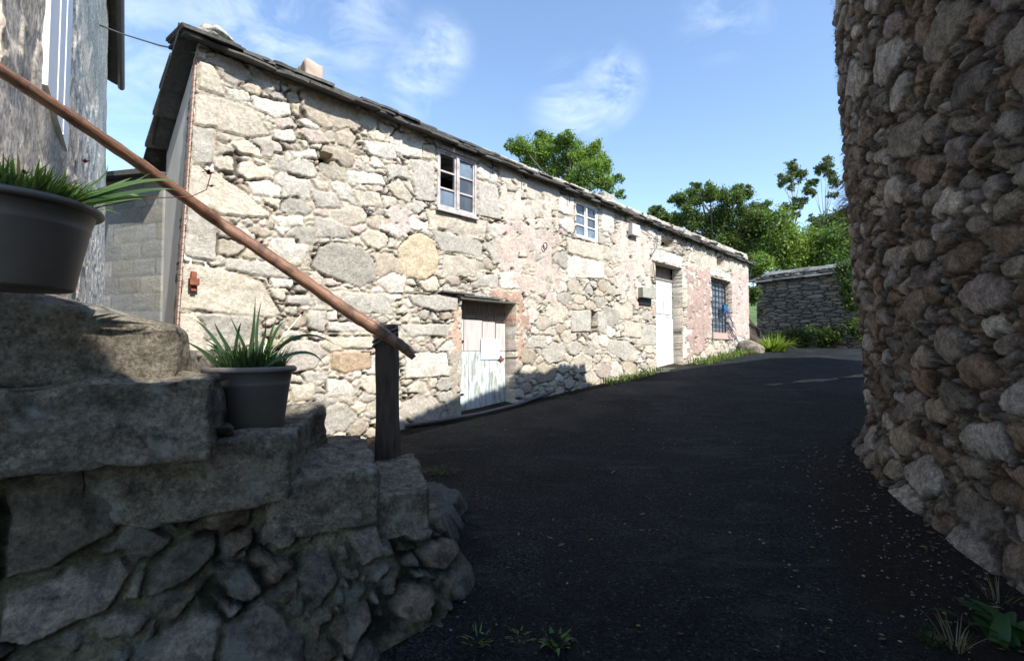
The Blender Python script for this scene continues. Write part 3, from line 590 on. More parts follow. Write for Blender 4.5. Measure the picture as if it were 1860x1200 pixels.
# windows
def window(H, cols, rows, mats, label, fr=.035, rec=-.06, missing=(), matf='paint_white', panes='pane', lean=0):
    s0, s1, z0, z1 = H; z1 -= .005; m = MB(); n0, n1 = rec-.05, rec
    for a, b, c, d in ((s0, s0+fr, z0, z1), (s1-fr, s1, z0, z1), (s0+fr, s1-fr, z1-fr, z1), (s0+fr, s1-fr, z0, z0+fr*1.2)): m.fbox(a, b, c, d, n0, n1+.012)
    mid = (s0+s1)/2; m.fbox(mid-fr*.65, mid+fr*.65, z0+fr*1.2, z1-fr, n0, n1+.018)
    wn_ = m.build('window', M[matf], house, bevel=.004); tag(wn_, label)
    bars = MB(); pn = MB(); pb = MB()
    for side in (0, 1):
        a = s0+fr if side == 0 else mid+fr*.65; b = mid-fr*.65 if side == 0 else s1-fr; c = z0+fr*1.2; d = z1-fr; cf = .022
        for q in ((a, a+cf, c, d), (b-cf, b, c, d), (a+cf, b-cf, d-cf, d), (a+cf, b-cf, c, c+cf)): bars.fbox(*q, n0+.01, n1-.003)
        for r in range(rows):
            zz0 = c+cf+(d-c-2*cf)*r/rows; zz1 = c+cf+(d-c-2*cf)*(r+1)/rows
            if r: bars.fbox(a+cf, b-cf, zz0-.011, zz0+.011, n0+.012, n1-.006)
            if (side, r) in missing: continue
            (pb if (side, r) in mats else pn).fbox(a+cf, b-cf, zz0+.008, zz1-.008, n0+.02, n0+.026)
    bars.build('glazing_bars', M[matf], wn_)
    if pn.v: pn.build('pane', M[panes], wn_)
    if pb.v: pb.build('pane', M['pane_blue'], wn_)
    return wn_
M['frame_old'] = simple('old_frame_paint', (.44, .41, .40), .7, .2, 8, .002, col2=(.3, .22, .19), lo=.3, hi=.5)
w1 = window(Hw1, 2, 3, {(0, 0), (1, 2)}, 'old window with peeling frame and two missing panes', missing={(0, 2), (0, 1)}, matf='frame_old', rec=.01)
w2 = window(Hw2, 2, 3, {(0, 0), (1, 0), (0, 1)}, 'smaller white framed window with bluish panes', rec=-.02, fr=.03)
m = MB(); m.fbox(Hw1[0]-.02, Hw1[1]+.01, Hw1[3]-.012, Hw1[3]+.035, -.05, .05); m.build('lintel_board', M['oldwood'], w1)
m = MB(); m.fbox(Hw1[0]-.02, Hw1[1]+.01, Hw1[2]-.03, Hw1[2]+.004, -.08, .065); m.build('sill', M['frame_old'], w1)
# barred window
s0, s1, z0, z1 = Hw3; m = MB(); m.fbox(s0+.01, s1-.01, z0, z0+.05, -.2, -.12); m.fbox(s0+.01, s0+.06, z0+.05, z1, -.2, -.12); m.fbox(s1-.06, s1-.01, z0+.05, z1, -.2, -.12); m.fbox(s0+.06, s1-.06, z1-.06, z1-.005, -.2, -.12)
wb = m.build('window', M['oldwood'], house); tag(wb, 'barred ground floor window near the far end')
m = MB(); m.fbox(s0+.06, s1-.06, z0+.05, z1-.06, -.18, -.17); m.build('pane', M['pane_blue'], wb)
m = MB(); nv = 6; nh = 9
for i in range(1, nv): s = s0+(s1-s0)*i/nv; m.tube([fw(s, z0, -.07), fw(s, z1, -.07)], .011, 5)
for i in range(1, nh): z = z0+(z1-z0)*i/nh; m.tube([fw(s0, z, -.07), fw(s1, z, -.07)], .011, 5)
m.build('iron_grille', M['iron'], wb)
m = MB(); m.fbox(s0-.02, s1+.02, z0-.16, z0+.003, -.1, .05); m.build('sill', M['edging'], wb)
# doors
s0, s1, z0, z1 = Hd1; zg = float(gz(0, fw((s0+s1)/2, 0).y))+.02
n0 = -.2; zl = z0; cut = fac(880, 637)[1]; top = fac(880, 583, -.2)[1]+.02
m = MB(); cuts = [s0, s0+(s1-s0)*.22, s0+(s1-s0)*.55, s0+(s1-s0)*.8, s1]
for i in range(4): m.fbox(cuts[i]+.005, cuts[i+1]-.005, cut, top-(.015*i), n0-.03, n0+rs.uniform(-.004, .006))
d1 = m.build('door', M['door_wood'], house, bevel=.003); tag(d1, 'short weathered plank door with pale blue painted lower half')
m = MB(); cuts = [s0, s0+(s1-s0)*.3, s0+(s1-s0)*.68, s1]
for i in range(3): m.fbox(cuts[i]+.004, cuts[i+1]-.004, zl, cut-.006, n0-.03, n0+rs.uniform(.002, .012))
m.build('lower_panel', M['paint_blue'], d1, bevel=.003)
m = MB(); m.fbox(s0, s1, top-.03, z1, n0-.05, n0-.02); m.fbox(s0+.02, s1-.02, top+.01, top+.06, n0-.02, n0+.01); m.build('door_head', M['oldwood'], d1)
m = MB(); a = fac(873, 650, -.19)[0]; b = fac(907, 650, -.19)[0]; c = fac(890, 653, -.19)[1]; d = fac(890, 615, -.19)[1]; m.fbox(a, b, c, d, n0+.014, n0+.018); m.build('paper_notice', M['paper'], d1)
m = MB(); m.fbox(s0-.03, s1-.02, z1-.005, z1+.02, -.2, .05, (.13,.12,.11)); m.fbox(s0+.02, s1-.35, z1+.03, z1+.055, -.15, .065, (.1,.1,.1)); m.fbox(s0-.35, s0+.2, z1+.06, z1+.08, -.15, .07, (.14,.13,.12)); m.build('slate_lintel', M['slate'], d1)
for zz in (cut+.12, zl+.55):
    m = MB(); m.fbox(s0+.01, s0+.22, zz, zz+.028, n0-.002, n0+.016); m.build('hinge', M['iron'], d1)
m = MB(); m.fbox(s1-.16, s1-.05, cut-.14, cut-.11, n0+.006, n0+.03); m.fbox(s1-.12, s1-.09, cut-.17, cut-.08, n0+.004, n0+.022); m.build('latch', M['rust'], d1)
s0, s1, z0, z1 = Hd2; cut = fac(1205, 578, -.23)[1]; n0 = -.23
m = MB(); m.fbox(s0, s1, cut+.008, z1-.28, n0-.04, n0); d2 = m.build('door', M['paint_blue'], house, bevel=.004); tag(d2, 'tall split door, upper leaf weathered pale')
for i in range(3): q = MB(); q.fbox(s0+.12+(s1-s0-.2)*i/3, s0+.08+(s1-s0-.2)*(i+1)/3, cut+.1, z1-.36, n0, n0+.012); q.build('door_panel', M['paint_lower'], d2)
m = MB(); m.fbox(s0, s1, z0, cut, n0-.04, n0+.015); m.build('lower_leaf', M['white_bright'], d2, bevel=.005)
m = MB(); m.fbox(s0+.08, s0+.12, cut+.35, cut+.5, n0, n0+.05); m.build('handle', M['iron'], d2)
m = MB(); m.fbox(s0, s1, z1-.28, z1, n0-.06, n0-.03); m.fbox(s0, s1, z1-.31, z1-.27, n0-.02, n0+.02); m.build('transom', M['oldwood'], d2)
m = MB(); m.fbox(s0-.05, s1+.05, z0-.14, z0+.01, -.25, .12); m.build('doorstep', M['concrete'], d2, bevel=.01)
# wall fittings
def fitting(name, px0, py0, px1, py1, n1, mat, hood=None):
    m = MB(); a, zt_ = fac(px0, py0, n1); b, zb = fac(px1, py1, n1); m.fbox(a, b, zb, zt_, 0, n1); o = m.build(name, M[mat], house, bevel=.006)
    if hood: q = MB(); q.fbox(a+.02, b-.02, zb-.14, zb-.002, 0, n1*.35); q.build('box_socket', M['iron'], o)
    return o
fitting('meter_box', 1149, 405, 1163, 430, .12, 'boxwhite')
fitting('lamp_box', 1168, 521, 1191, 543, .14, 'metalbox', True)
m = MB()
for pts in ([(1190, 418), (1188, 450), (1176, 470)], [(1181, 478), (1184, 500), (1187, 522)]):
    m.tube([fw(*fac(*p), .06) for p in pts], .008, 5)
m.tube([fw(*fac(1163, 418), .06), fw(*fac(1195, 440), .09), fw(*fac(1240, 452), .06)], .006, 5)
m.build('wall_cable', M['wire'], house)
m = MB(); hp = [fac(345, 497), fac(352, 497), fac(352, 530), fac(345, 530)]
a, z = fac(349, 513); m.fbox(a-.02, a+.02, z-.08, z+.09, .03, .07); m.fbox(a-.035, a+.035, z-.03, z+.03, .03, .1); m.build('wall_hinge', M['rust'], house)
a, z = fac(985, 448); m = MB(); m.tube([fw(a+.045*math.cos(t), z+.055*math.sin(t), .06+.01*math.sin(t)) for t in np.linspace(0, 2*math.pi, 13)], .008, 6, cap=False); m.build('tether_ring', M['iron'], house)
m = MB()
for z_ in np.arange(.6, 4.2, .055):
    m.quadbox([corner(z_)+gn*.012+gd*.005, corner(z_)+gn*.012+gd*rs.uniform(.05, .09), corner(z_)+gd*.07, corner(z_)+gd*.005,
               corner(z_+.05)+gn*.012+gd*.005, corner(z_+.05)+gn*.012+gd*rs.uniform(.05, .09), corner(z_+.05)+gd*.07, corner(z_+.05)+gd*.005])
m.build('brick_edging', M['edging'], house)
for px, py in ((344, 120), (329, 168), (315, 214)):
    Y = 4.6 if px > 340 else (4.9 if px > 320 else 5.3)
    m = MB(); p = aty(px, py, Y)+gn*.04; m.tube([p, p+gn*.06, p+gn*.06+Vector((0, 0, .05))], .01, 5); m.build('wall_hook', M['iron'], house)
# blue tangle of rope on the bars: its own thing
m = MB(); rr = random.Random(5)
for i in range(14):
    a, z = fac(1322+rr.uniform(-12, 4), 562+rr.uniform(-10, 30), .03); m.tube([fw(a, z, -.02), fw(a+.18+rr.uniform(0, .3), z-.12-rr.uniform(0, .3), .08), fw(a+.3+rr.uniform(0, .4), z-.4-rr.uniform(0, .2), .1)], .007, 4)
a, z = fac(1318, 562, 0); m.fbox(a-.12, a+.16, z-.1, z+.12, -.05, 0)
tag(m.build('net', M['blue'], None), 'tangled blue net and cord hanging from the barred window', 'net')
# ================================================================== RIGHT BUILDING (big cobble wall)
rb = empty('cobble_building', (0, 0, 0), 'tall rounded building of dark river cobbles close on the right', 'building')
az = math.radians(SUN_AZ); tel = math.tan(math.radians(SUN_EL))
def qa(x, y): return -x*math.cos(az)+y*math.sin(az), -(x*math.sin(az)+y*math.cos(az))
edge = [(-1.2, 3.0, EYE-.2), (-.98, 3.36, EYE+.14)]
edge += [tuple(fw(*fac(*p))) for p in ((700, 775), (725, 752), (765, 733), (835, 706), (885, 682), (930, 655), (965, 657), (1010, 664), (1060, 678), (1100, 694))]
edge += [tuple(ongr(*p)) for p in ((1240, 668), (1330, 657), (1400, 650), (1480, 648), (1555, 648))]
eq = np.array([qa(x, y)[0] for x, y, z in edge]); ew = np.array([z+qa(x, y)[1]*tel for x, y, z in edge]); eq = np.concatenate([eq, [-2, -.1, .20, .26, .50, .62]]); ew = np.concatenate([ew, np.array([2.62, 2.62, 2.60, 2.28, 2.28, 2.62])+EYE]); od = np.argsort(eq); eq = eq[od]; ew = ew[od]
LEAN = .22; cxx = Rx-Rty*LEAN; cyy = Ry+Rtx*LEAN
Rq, Ra = qa(cxx, cyy); Rtop = np.interp(Rq, eq, ew)-Ra*tel  # unseen wall top, notch included, shaped backwards from the wanted shadow edge
kk_ = np.hanning(7)[1:-1]; kk_ /= kk_.sum(); Rtop = np.convolve(np.pad(Rtop-.15, 2, mode='edge'), kk_, 'valid')
Rtop = np.where((Rs > np.interp(4.3, Ry, Rs)) & (Rs < np.interp(5.5, Ry, Rs)), np.maximum(Rtop, EYE+3.66), Rtop)
sR = [Rs[0]]
while sR[-1] < Rs[-1]:
    y = np.interp(sR[-1], Rs, Ry); x = np.interp(sR[-1], Rs, Rx)
    d = math.hypot(x, y); sR.append(sR[-1]+(.012 if 1.8 < y < 6.2 else .05))
sR = np.array(sR); sR = sR[sR < Rs[-1]]
def rnx(S): return -np.interp(S, Rs, Rty)
def rny(S): return np.interp(S, Rs, Rtx)
def rbase(S, Z):
    x = np.interp(S, Rs, Rx); y = np.interp(S, Rs, Ry); g0 = .11*y
    hh = Z-g0; o = .05*hh-.02*np.clip(hh-3, 0, 9)+.05*fbm(S*.9, Z*.9, 77, 2)+.14*np.clip(1-hh/.5, 0, 1)**2
    return x+rnx(S)*o, y+rny(S)*o, Z
zR = np.arange(.0, Rtop.max()+.05, .014)
slot_z = lambda S: np.interp(S, [np.interp(7.0, Ry, Rs), np.interp(8.2, Ry, Rs)], [1.60+EYE, 1.20+EYE])  # slit added in the unseen far stretch to throw a sun streak on the road
sA = np.interp(6.95, Ry, Rs); sB = np.interp(8.6, Ry, Rs)
def rkeep(s, z):
    k = (z < np.interp(s, Rs, Rtop)) & (z > np.interp(s, Rs, .11*Ry)-.15)
    slot = (s > sA) & (s < sB) & (abs(z-slot_z(s)) < .13*(.35+abs(np.sin(s*2.3)))) 
    return k & ~slot
pcob = [(.26, .25, .24), (.31, .29, .26), (.20, .19, .18), (.27, .22, .18), (.34, .32, .30), (.23, .185, .15), (.36, .33, .28), (.30, .27, .27), (.19, .16, .13)]
masonry('cobble_wall', M['cobble'], rb, sR, zR, rbase, lambda S, Z: (rnx(S), rny(S), 0*S),
        [(.13, 4), (.09, 24), (.062, 130), (.042, 420), (.029, 900), (.02, 900)], [(c[0]*.84, c[1]*.80, c[2]*.76) for c in pcob]+[(.46, .43, .39), (.24, .175, .13), (.40, .38, .36)], (.06, .048, .038), (), an=1.75, k=.74, depth=.046, dome=.16, bevel=.018,
        gap=.003, warp=.08, wsc=6, warp2=.009, facet=.75, hollow=.04, keep=rkeep, skirt=.12, seed=21, rough=.013, tilt=.35, offs=.024, mortar_fill=(.02, .30))
# roof behind the wall top of the right building (not over the unseen far stretch, left open so sun reaches the slit)
m = MB(); ii = [i for i in range(0, len(Rs), 8) if Rs[i] < np.interp(6.6, Ry, Rs)]
cR = [(Rx[i], Ry[i], Rtop[i]-.03, -rnx(Rs[i]), -rny(Rs[i])) for i in ii]
for a, b in zip(cR[:-1], cR[1:]):
    P = lambda q, d, dz: Vector((q[0]+q[3]*d, q[1]+q[4]*d, q[2]+dz))
    m.quadbox([P(a, .02, -.06), P(b, .02, -.06), P(b, 1.5, .34), P(a, 1.5, .34), P(a, .02, 0), P(b, .02, 0), P(b, 1.5, .4), P(a, 1.5, .4)], (.1, .1, .095))
m.build('roof', M['slate'], rb)
# ================================================================== STAIRCASE
stair = empty('stone_staircase', (0, 0, 0), 'rough granite outdoor staircase on a mortared rubble base at the left', 'staircase')
SA, SDx, SDy = (-.45, 2.70), 1/math.hypot(1, .8), .8/math.hypot(1, .8)
def face(px, py, off=0):            # point on the vertical side face of the stairs
    d = pixdir(px, py); k_ = 3.06+off; t = k_/(d[1]-.8*d[0]); return Vector((d[0]*t, d[1]*t, EYE+d[2]*t))
z1_, z2_, z3_, z4_ = [face(*p).z for p in ((785, 885), (690, 850), (525, 789), (380, 684))]
def block(name, corners, z, th, seed, col=(.2, .2, .19), r=.012, amp=.034, res=.013):
    b = [Vector((p.x, p.y, z-th)) for p in corners]; t = [Vector((p.x, p.y, z)) for p in corners]
    return rock(name, M['granite'], stair, b+t, res, r, amp, seed, 5, col)
def xy(x, y): return Vector((x, y, 0))
n1, f1 = onz(784, 885, z1_), onz(750, 824, z1_)
block('step', [xy(-.74, 2.50), n1, f1, xy(-1.0, 3.62)], z1_, .30, 11)
n2, f2 = onz(690, 851, z2_), onz(656, 786, z2_)
block('step', [xy(-1.12, 2.19), n2, f2, xy(-1.35, 3.45)], z2_, .27, 12)
n3, f3 = onz(527, 790, z3_), onz(588, 735, z3_)
block('step', [xy(-1.62, 1.80), n3, f3, xy(-1.9, 3.2)], z3_, .30, 13)
n4, f4 = onz(383, 688, z4_), onz(372, 666, z4_)
block('step', [xy(-2.3, 1.25), n4, xy(-1.42, 2.42), xy(-2.3, 2.5)], z4_, .31, 14)
# landing block carrying the large pot
t5 = [face(-330, 395, .13), face(318, 600, .10)]; zb5 = z4_-.03
rock('parapet_stone', M['granite'], stair, [xy(-2.45, 1.24)+Vector((0, 0, zb5)), face(316, 660, .12).xy.to_3d()+Vector((0, 0, zb5)), xy(-1.60, 2.42)+Vector((0, 0, zb5)), xy(-2.6, 1.75)+Vector((0, 0, zb5)),
     Vector((-2.45, 1.24, EYE+.42)), Vector((t5[1].x, t5[1].y, t5[1].z)), Vector((-1.60, 2.38, t5[1].z+.005)), Vector((-2.6, 1.75, EYE+.44))], .02, .05, .022, 15, 4, (.21, .20, .20))
block('landing_slab', [xy(-3.2, 1.6), xy(-1.7, 2.45), xy(-2.1, 3.4), xy(-3.6, 2.6)], EYE-.02, .2, 16, res=.04)
# low step and mortared base
SP = [(-2.6, .98), (-1.9, 1.54), (-1.2, 2.10), (-.62, 2.56), (-.43, 2.74), (-.46, 3.0), (-.62, 3.5), (-.75, 3.9)]
Ss, Sx, Sy, Stx, Sty = smooth_path(SP, 300)
prof_s = [np.interp(v, Sx[:190], Ss[:190]) for v in (-2.6, n4.x-.02, n3.x-.02, n2.x-.01)]
def topz(S): return np.select([S < prof_s[1], S < prof_s[2], S < prof_s[3]], [z4_-.22, z3_-.22, z2_-.2], z1_-.22)
sn = lambda S: (np.interp(S, Ss, Sty), -np.interp(S, Ss, Stx))
def sbase(S, Z):
    x = np.interp(S, Ss, Sx); y = np.interp(S, Ss, Sy); d = np.clip(z1_-.05-Z, 0, 3); o = -.045+.10*np.clip(z4_-Z, 0, 3)*.4-.05+.82*d**1.3*np.interp(S, [0, Ss[-1]*.5, Ss[-1]*.66, Ss[-1]*.75, Ss[-1]*.82, Ss[-1]], [.9, 1, 1, .62, .2, .1])
    a, b = sn(S); return x+a*o, y+b*o, Z
Ls = Ss[-1]
def S_at(px, py):                    # surface coordinate seen at a pixel (for placing the large stones)
    p = face(px, py); return float(np.interp(p.x, Sx[:190], Ss[:190])), p.z
bigs = [[(0,845),(150,850),(305,840),(312,880),(235,935),(215,985),(90,1040),(0,1075)], [(0,1090),(120,1040),(225,1015),(245,1045),(190,1105),(60,1165),(0,1170)],
        [(265,1040),(330,985),(400,970),(405,1010),(350,1060),(262,1085)], [(325,870),(400,860),(400,885),(330,895)], [(540,1000),(600,985),(605,1040),(560,1090),(535,1060)],
        [(400,1110),(470,1060),(540,1110),(530,1200),(420,1220),(330,1230)], [(620,960),(700,950),(720,1000),(640,1020)], [(560,1110),(640,1060),(650,1090),(590,1150)], [(420,800),(530,800),(540,830),(425,900)]]
sst = [([S_at(*p) for p in pl], None) for pl in bigs]
masonry('side_wall', M['stairwall'], stair, np.arange(.15, Ls, .0085), np.arange(-.1, z4_-.1, .0085), sbase, lambda S, Z: (*sn(S), 0*S),
        [(.10, 20), (.065, 80), (.045, 300), (.028, 700), (.018, 500)], [(.25, .245, .235), (.32, .31, .30), (.19, .185, .175), (.21, .185, .16), (.21, .22, .205)], (.15, .16, .12), sst, an=1.7, k=.86,
        depth=.045, dome=.12, bevel=.016, gap=.006, gapvar=.02, warp=.06, wsc=7, warp2=.014, facet=.6, hollow=.02, keep=lambda s, z: (z < topz(s)) & (s < Ls*.84), skirt=.35, seed=31, rough=.016, tilt=.3, offs=.015, mortar_fill=(.012, .22))
rock('mortar_apron', M['concrete'], stair, [xy(-.8, 2.6)+Vector((0, 0, .1)), xy(-.27, 2.62)+Vector((0, 0, .05)), xy(-.27, 3.75)+Vector((0, 0, .15)), xy(-.9, 3.9)+Vector((0, 0, .2)),
     xy(-.8, 2.72)+Vector((0, 0, .62)), xy(-.42, 2.80)+Vector((0, 0, .50)), xy(-.38, 3.60)+Vector((0, 0, .56)), xy(-.9, 3.9)+Vector((0, 0, .62))], .013, .03, .04, 18, 6, (.17, .165, .145))
# ------------------------------------------------------------------ handrail and post
pp = onz(705, 830, z1_); pz = z1_
m = MB(); tops = aty(700, 588, pp.y).z
pr = Vector((1, 0, 0))
hw = 19.5/F*pp.y; b0 = Vector((pp.x, pp.y, pz-.01)); tp = aty(703, 590, pp.y-.02)
segs = [0, .12, .3, .5, .7, .88, 1.0]; rng2 = random.Random(2)
prev = None
for i, t in enumerate(segs):
    c = b0.lerp(tp, t); wx = hw*(1-.12*t)+rng2.uniform(-.004, .004); wy = .06
    ring = [c+Vector((-wx, -wy, 0)), c+Vector((wx*.9, -wy, 0)), c+Vector((wx, wy, 0)), c+Vector((-wx*.9, wy, 0))]
    if t == 1.0: ring = [q+Vector((0, 0, dz)) for q, dz in zip(ring, (.0, -.0, .01, .01))]
    b0_ = len(m.v); m.v += ring; m.c += [(1, 1, 1)]*4
    if prev is None: m.f.append([b0_+3, b0_+2, b0_+1, b0_])
    else: m.f += [[b0_-4+j, b0_-4+(j+1) % 4, b0_+(j+1) % 4, b0_+j] for j in range(4)]
    prev = ring
m.f.append([b0_, b0_+1, b0_+2, b0_+3])
po = m.build('wooden_post', M['post'], None, bevel=.008); tag(po, 'dark rough squared wooden post standing on the lowest granite step', 'post')
Rr = [(0, 128, 1.86, .029), (120, 206, 2.15, .031), (260, 302, 2.55, .036), (400, 405, 3.0, .040), (520, 486, 3.15, .044), (600, 543, 3.25, .046), (650, 577, 3.30, .048), (700, 608, 3.35, .045), (735, 632, 3.37, .04), (752, 650, 3.38, .022)]
dirr = (aty(0, 128, 1.86)-aty(120, 206, 2.15))
pts = [aty(0, 128, 1.80)+dirr*.8]+[aty(a, b, c-.06) for a, b, c, r in Rr]
# resample for a slightly knobbly pole
PT = []; RD = []
rads = [q*.88 for q in [.030]+[r for *_, r in Rr]]
for i in range(len(pts)-1):
    for k_ in range(8):
        t = k_/8; PT.append(pts[i].lerp(pts[i+1], t)); RD.append((rads[i]*(1-t)+rads[i+1]*t)*(1+.05*math.sin(i*9+k_*1.9)+.03*math.sin(k_*5+i)))
PT.append(pts[-1]); RD.append(rads[-1])
m = MB(); m.tube(PT, RD, 16); m.c = [(i//16*.045, .5+.5*math.cos(2*math.pi*(i % 16)/16), .5+.5*math.sin(2*math.pi*(i % 16)/16)) for i in range(len(m.v))]
ra = m.build('handrail', M['rail'], None, True); tag(ra, 'varnished brown wooden pole handrail sloping down to the post', 'handrail')
m = MB()
for dz in (0, .03):
    c = aty(700, 617, pp.y-.05)
    m.tube([c+Vector((.085*math.cos(t), .085*math.sin(t), .05*math.cos(t)+dz)) for t in np.linspace(0, 2*math.pi, 19)], .007, 6, cap=False)
tag(m.build('binding_wire', M['wire'], None), 'wire loops lashing the handrail to the top of the post', 'wire')
# ------------------------------------------------------------------ pots and plants
def lathe(name, prof, c, mat, parent, k=48, smooth=True):
    v = []; f = []
    for r, z in prof:
        for j in range(k): a = 2*math.pi*j/k; v.append((c[0]+r*math.cos(a), c[1]+r*math.sin(a), c[2]+z))
    n = len(prof)
    for i in range(n-1):
        for j in range(k): f.append([i*k+j, i*k+(j+1) % k, (i+1)*k+(j+1) % k, (i+1)*k+j])
    f.append(list(range(k))[::-1]); o = pyd(name, v, f, mat, parent, smooth)
    return o
def pot(c, H, Rt, Rb, label, seed):
    t = empty('potted_plant', (0, 0, 0), label, 'plant pot', 'grey plastic flower pots on the staircase')
    rim = H*.09; Rw = Rt*.90
    p1 = Rb+(Rw-Rb)*.70; 
    pr_ = [(Rb*.96, 0), (Rb, .006), (p1, H*.70), (p1+.003, H*.715), (p1+.002, H*.735), (Rw, H-rim), (Rw+.002, H-rim), (Rt-.012, H-rim), (Rt-.003, H-rim+.004), (Rt, H-rim*.6), (Rt-.002, H-.006), (Rt-.010, H), (Rt-.03, H), (Rt-.045, H-.02), (Rt-.05, H-.08)]
    o = lathe('pot', pr_, c, M['pot'], t)
    lathe('soil', [(Rt-.05, H-.06), (Rt-.1, H-.045), (.01, H-.04)], c, M['soil'], t)
    return t
def blade(mb, p, d, L, w, droop, col, n=9, fold=.25):
    """a strap leaf with a folded midrib, arching under its weight"""
    d = Vector(d).normalized(); P = Vector(p); b0 = len(mb.v)
    for i in range(n+1):
        t = i/n; ww = w*(math.sin(math.pi*min(1, .15+t*.85)**.8)**.6 if t < 1 else .02)*(1-.35*t) if t < .999 else .0005
        sd_ = d.cross(Vector((0, 0, 1)));
        if sd_.length < .1: sd_ = Vector((1, 0, 0))
        sd_.normalize(); up = sd_.cross(d)
        cc = tuple(q*(1-.1*t) for q in col)
        mb.v += [P-sd_*ww+up*ww*fold, P+Vector((0, 0, 0)), P+sd_*ww+up*ww*fold]; mb.c += [cc, tuple(q*.85 for q in cc), cc]
        if i < n:
            a = b0+i*3; mb.f += [[a, a+1, a+4, a+3], [a+1, a+2, a+5, a+4]]
        P = P+d*(L/n); d = (d+Vector((0, 0, -droop/n))).normalized()
def tuft(mb, c, rad, n, L, w, cols, rr, up=.8, droop=.9):
    for i in range(n):
        a = rr.uniform(0, 6.283); q = rr.random()**.5*rad; o = Vector((math.cos(a)*q, math.sin(a)*q, 0))
        d = Vector((math.cos(a)*rr.uniform(.1, .8), math.sin(a)*rr.uniform(.1, .8), up)); col = cols[rr.randrange(len(cols))]; k_ = rr.uniform(.7, 1.25)
        blade(mb, c+o, d, L*rr.uniform(.5, 1.1), w*rr.uniform(.7, 1.2), droop*rr.uniform(.3, 1.3), tuple(x*k_ for x in col), 5)
G1 = (.075, .14, .045); G2 = (.11, .19, .06); G3 = (.05, .095, .04); G4 = (.14, .22, .07); GB = (.09, .15, .09)
rr = random.Random(11)
# small pot on the third step
pc = onz(456, 788, z3_); pY = 2.30; bl_ = aty(456, 795, pY); tl_ = aty(456, 668, pY)
pc = Vector((aty(453, 795, pY+.13).x, pY+.13, z3_-.004)); Hs_ = tl_.z-pc.z+.004
p2 = pot(pc, Hs_, 84/F*(pY+.13)*.915, 60/F*(pY+.08)*.95, 'smaller grey plastic pot with strappy leaves on a stair tread below the handrail', 1)
zt_ = pc.z+Hs_-.03; m = MB(); cc = pc.copy(); cc.z = zt_
def leaf_to(mb, base, mid_px, tip_px, Y0, Y1, w, col, n=12, fold=.25):
    a = base; b = aty(*mid_px, (Y0+Y1)/2); c = aty(*tip_px, Y1); b2 = b*2-(a+c)*.5; P = []
    for i in range(n+1): t = i/n; P.append(a*(1-t)**2+b2*2*t*(1-t)+c*t*t)
    b0 = len(mb.v)
    for i, p in enumerate(P):
        t = i/n; d = (P[min(i+1, n)]-P[max(i-1, 0)]).normalized(); sd_ = d.cross(Vector((0, -1, .25))).normalized(); up = sd_.cross(d)
        ww = w*(.55+.45*math.sin(math.pi*min(1, t*1.1)))*(1-t**3)+.0006
        k_ = 1-.15*t; cc_ = tuple(q*k_ for q in col); mb.v += [p-sd_*ww+up*ww*fold, p, p+sd_*ww+up*ww*fold]; mb.c += [cc_, tuple(q*.8 for q in cc_), cc_]
        if i < n: k2 = b0+i*3; mb.f += [[k2, k2+1, k2+4, k2+3], [k2+1, k2+2, k2+5, k2+4]]
for bx, mid, tip, dy in [(400, (372, 640), (330, 617), -.05), (410, (385, 610), (353, 580), .0), (418, (405, 615), (390, 585), .05), (425, (432, 610), (440, 583), -.08), (455, (461, 600), (464, 538), 0), (462, (467, 600), (476, 545), .05),
                         (450, (455, 630), (462, 560), -.05), (480, (500, 605), (522, 583), .05), (440, (410, 640), (368, 612), .1), (500, (540, 612), (612, 628), -.05), (505, (545, 640), (590, 665), -.1), (475, (478, 620), (482, 580), -.08), (430, (400, 640), (372, 625), -.1),
                         (412, (398, 640), (378, 640), .05), (490, (520, 620), (560, 612), .05), (445, (440, 620), (418, 575), .08), (470, (490, 615), (505, 575), .1)]:
    b = cc+Vector(((bx-456)/F*pY*.6, dy, 0)); leaf_to(m, b, mid, tip, pc.y, pc.y+dy*1.4, .0085, [G1, G3, GB][rr.randrange(3)])
m.build('strap_leaves', M['leaf'], p2, True)
m = MB(); tuft(m, cc, .15, 520, .15, .005, [G1, GB, G3], rr, 1.0, .6); m.build('foliage', M['leaf'], p2, True)
def flower(c, r, parent, rr, sep=True):
    m = MB()
    for i in range(6):
        a = i*1.047+rr.uniform(-.2, .2); d = Vector((math.cos(a), math.sin(a)*.7, .75+rr.uniform(-.3, .3))); blade(m, c, d, r*1.3, r*.32, .9, (.3, .02, .03), 4)
    m.build('flower', M['petal'], parent, True)
for px, py, d in [(548, 571, .0), (505, 637, -.1), (486, 615, 0.05)]:
    p = aty(px, py, pc.y+d); m = MB(); m.tube([cc+Vector((.03, d, 0)), (cc+p)*.5+Vector((.02, 0, .02)), p], .0022, 5); m.build('flower_stem', M['leaf_dark'], p2, True); flower(p, .022, p2, rr)
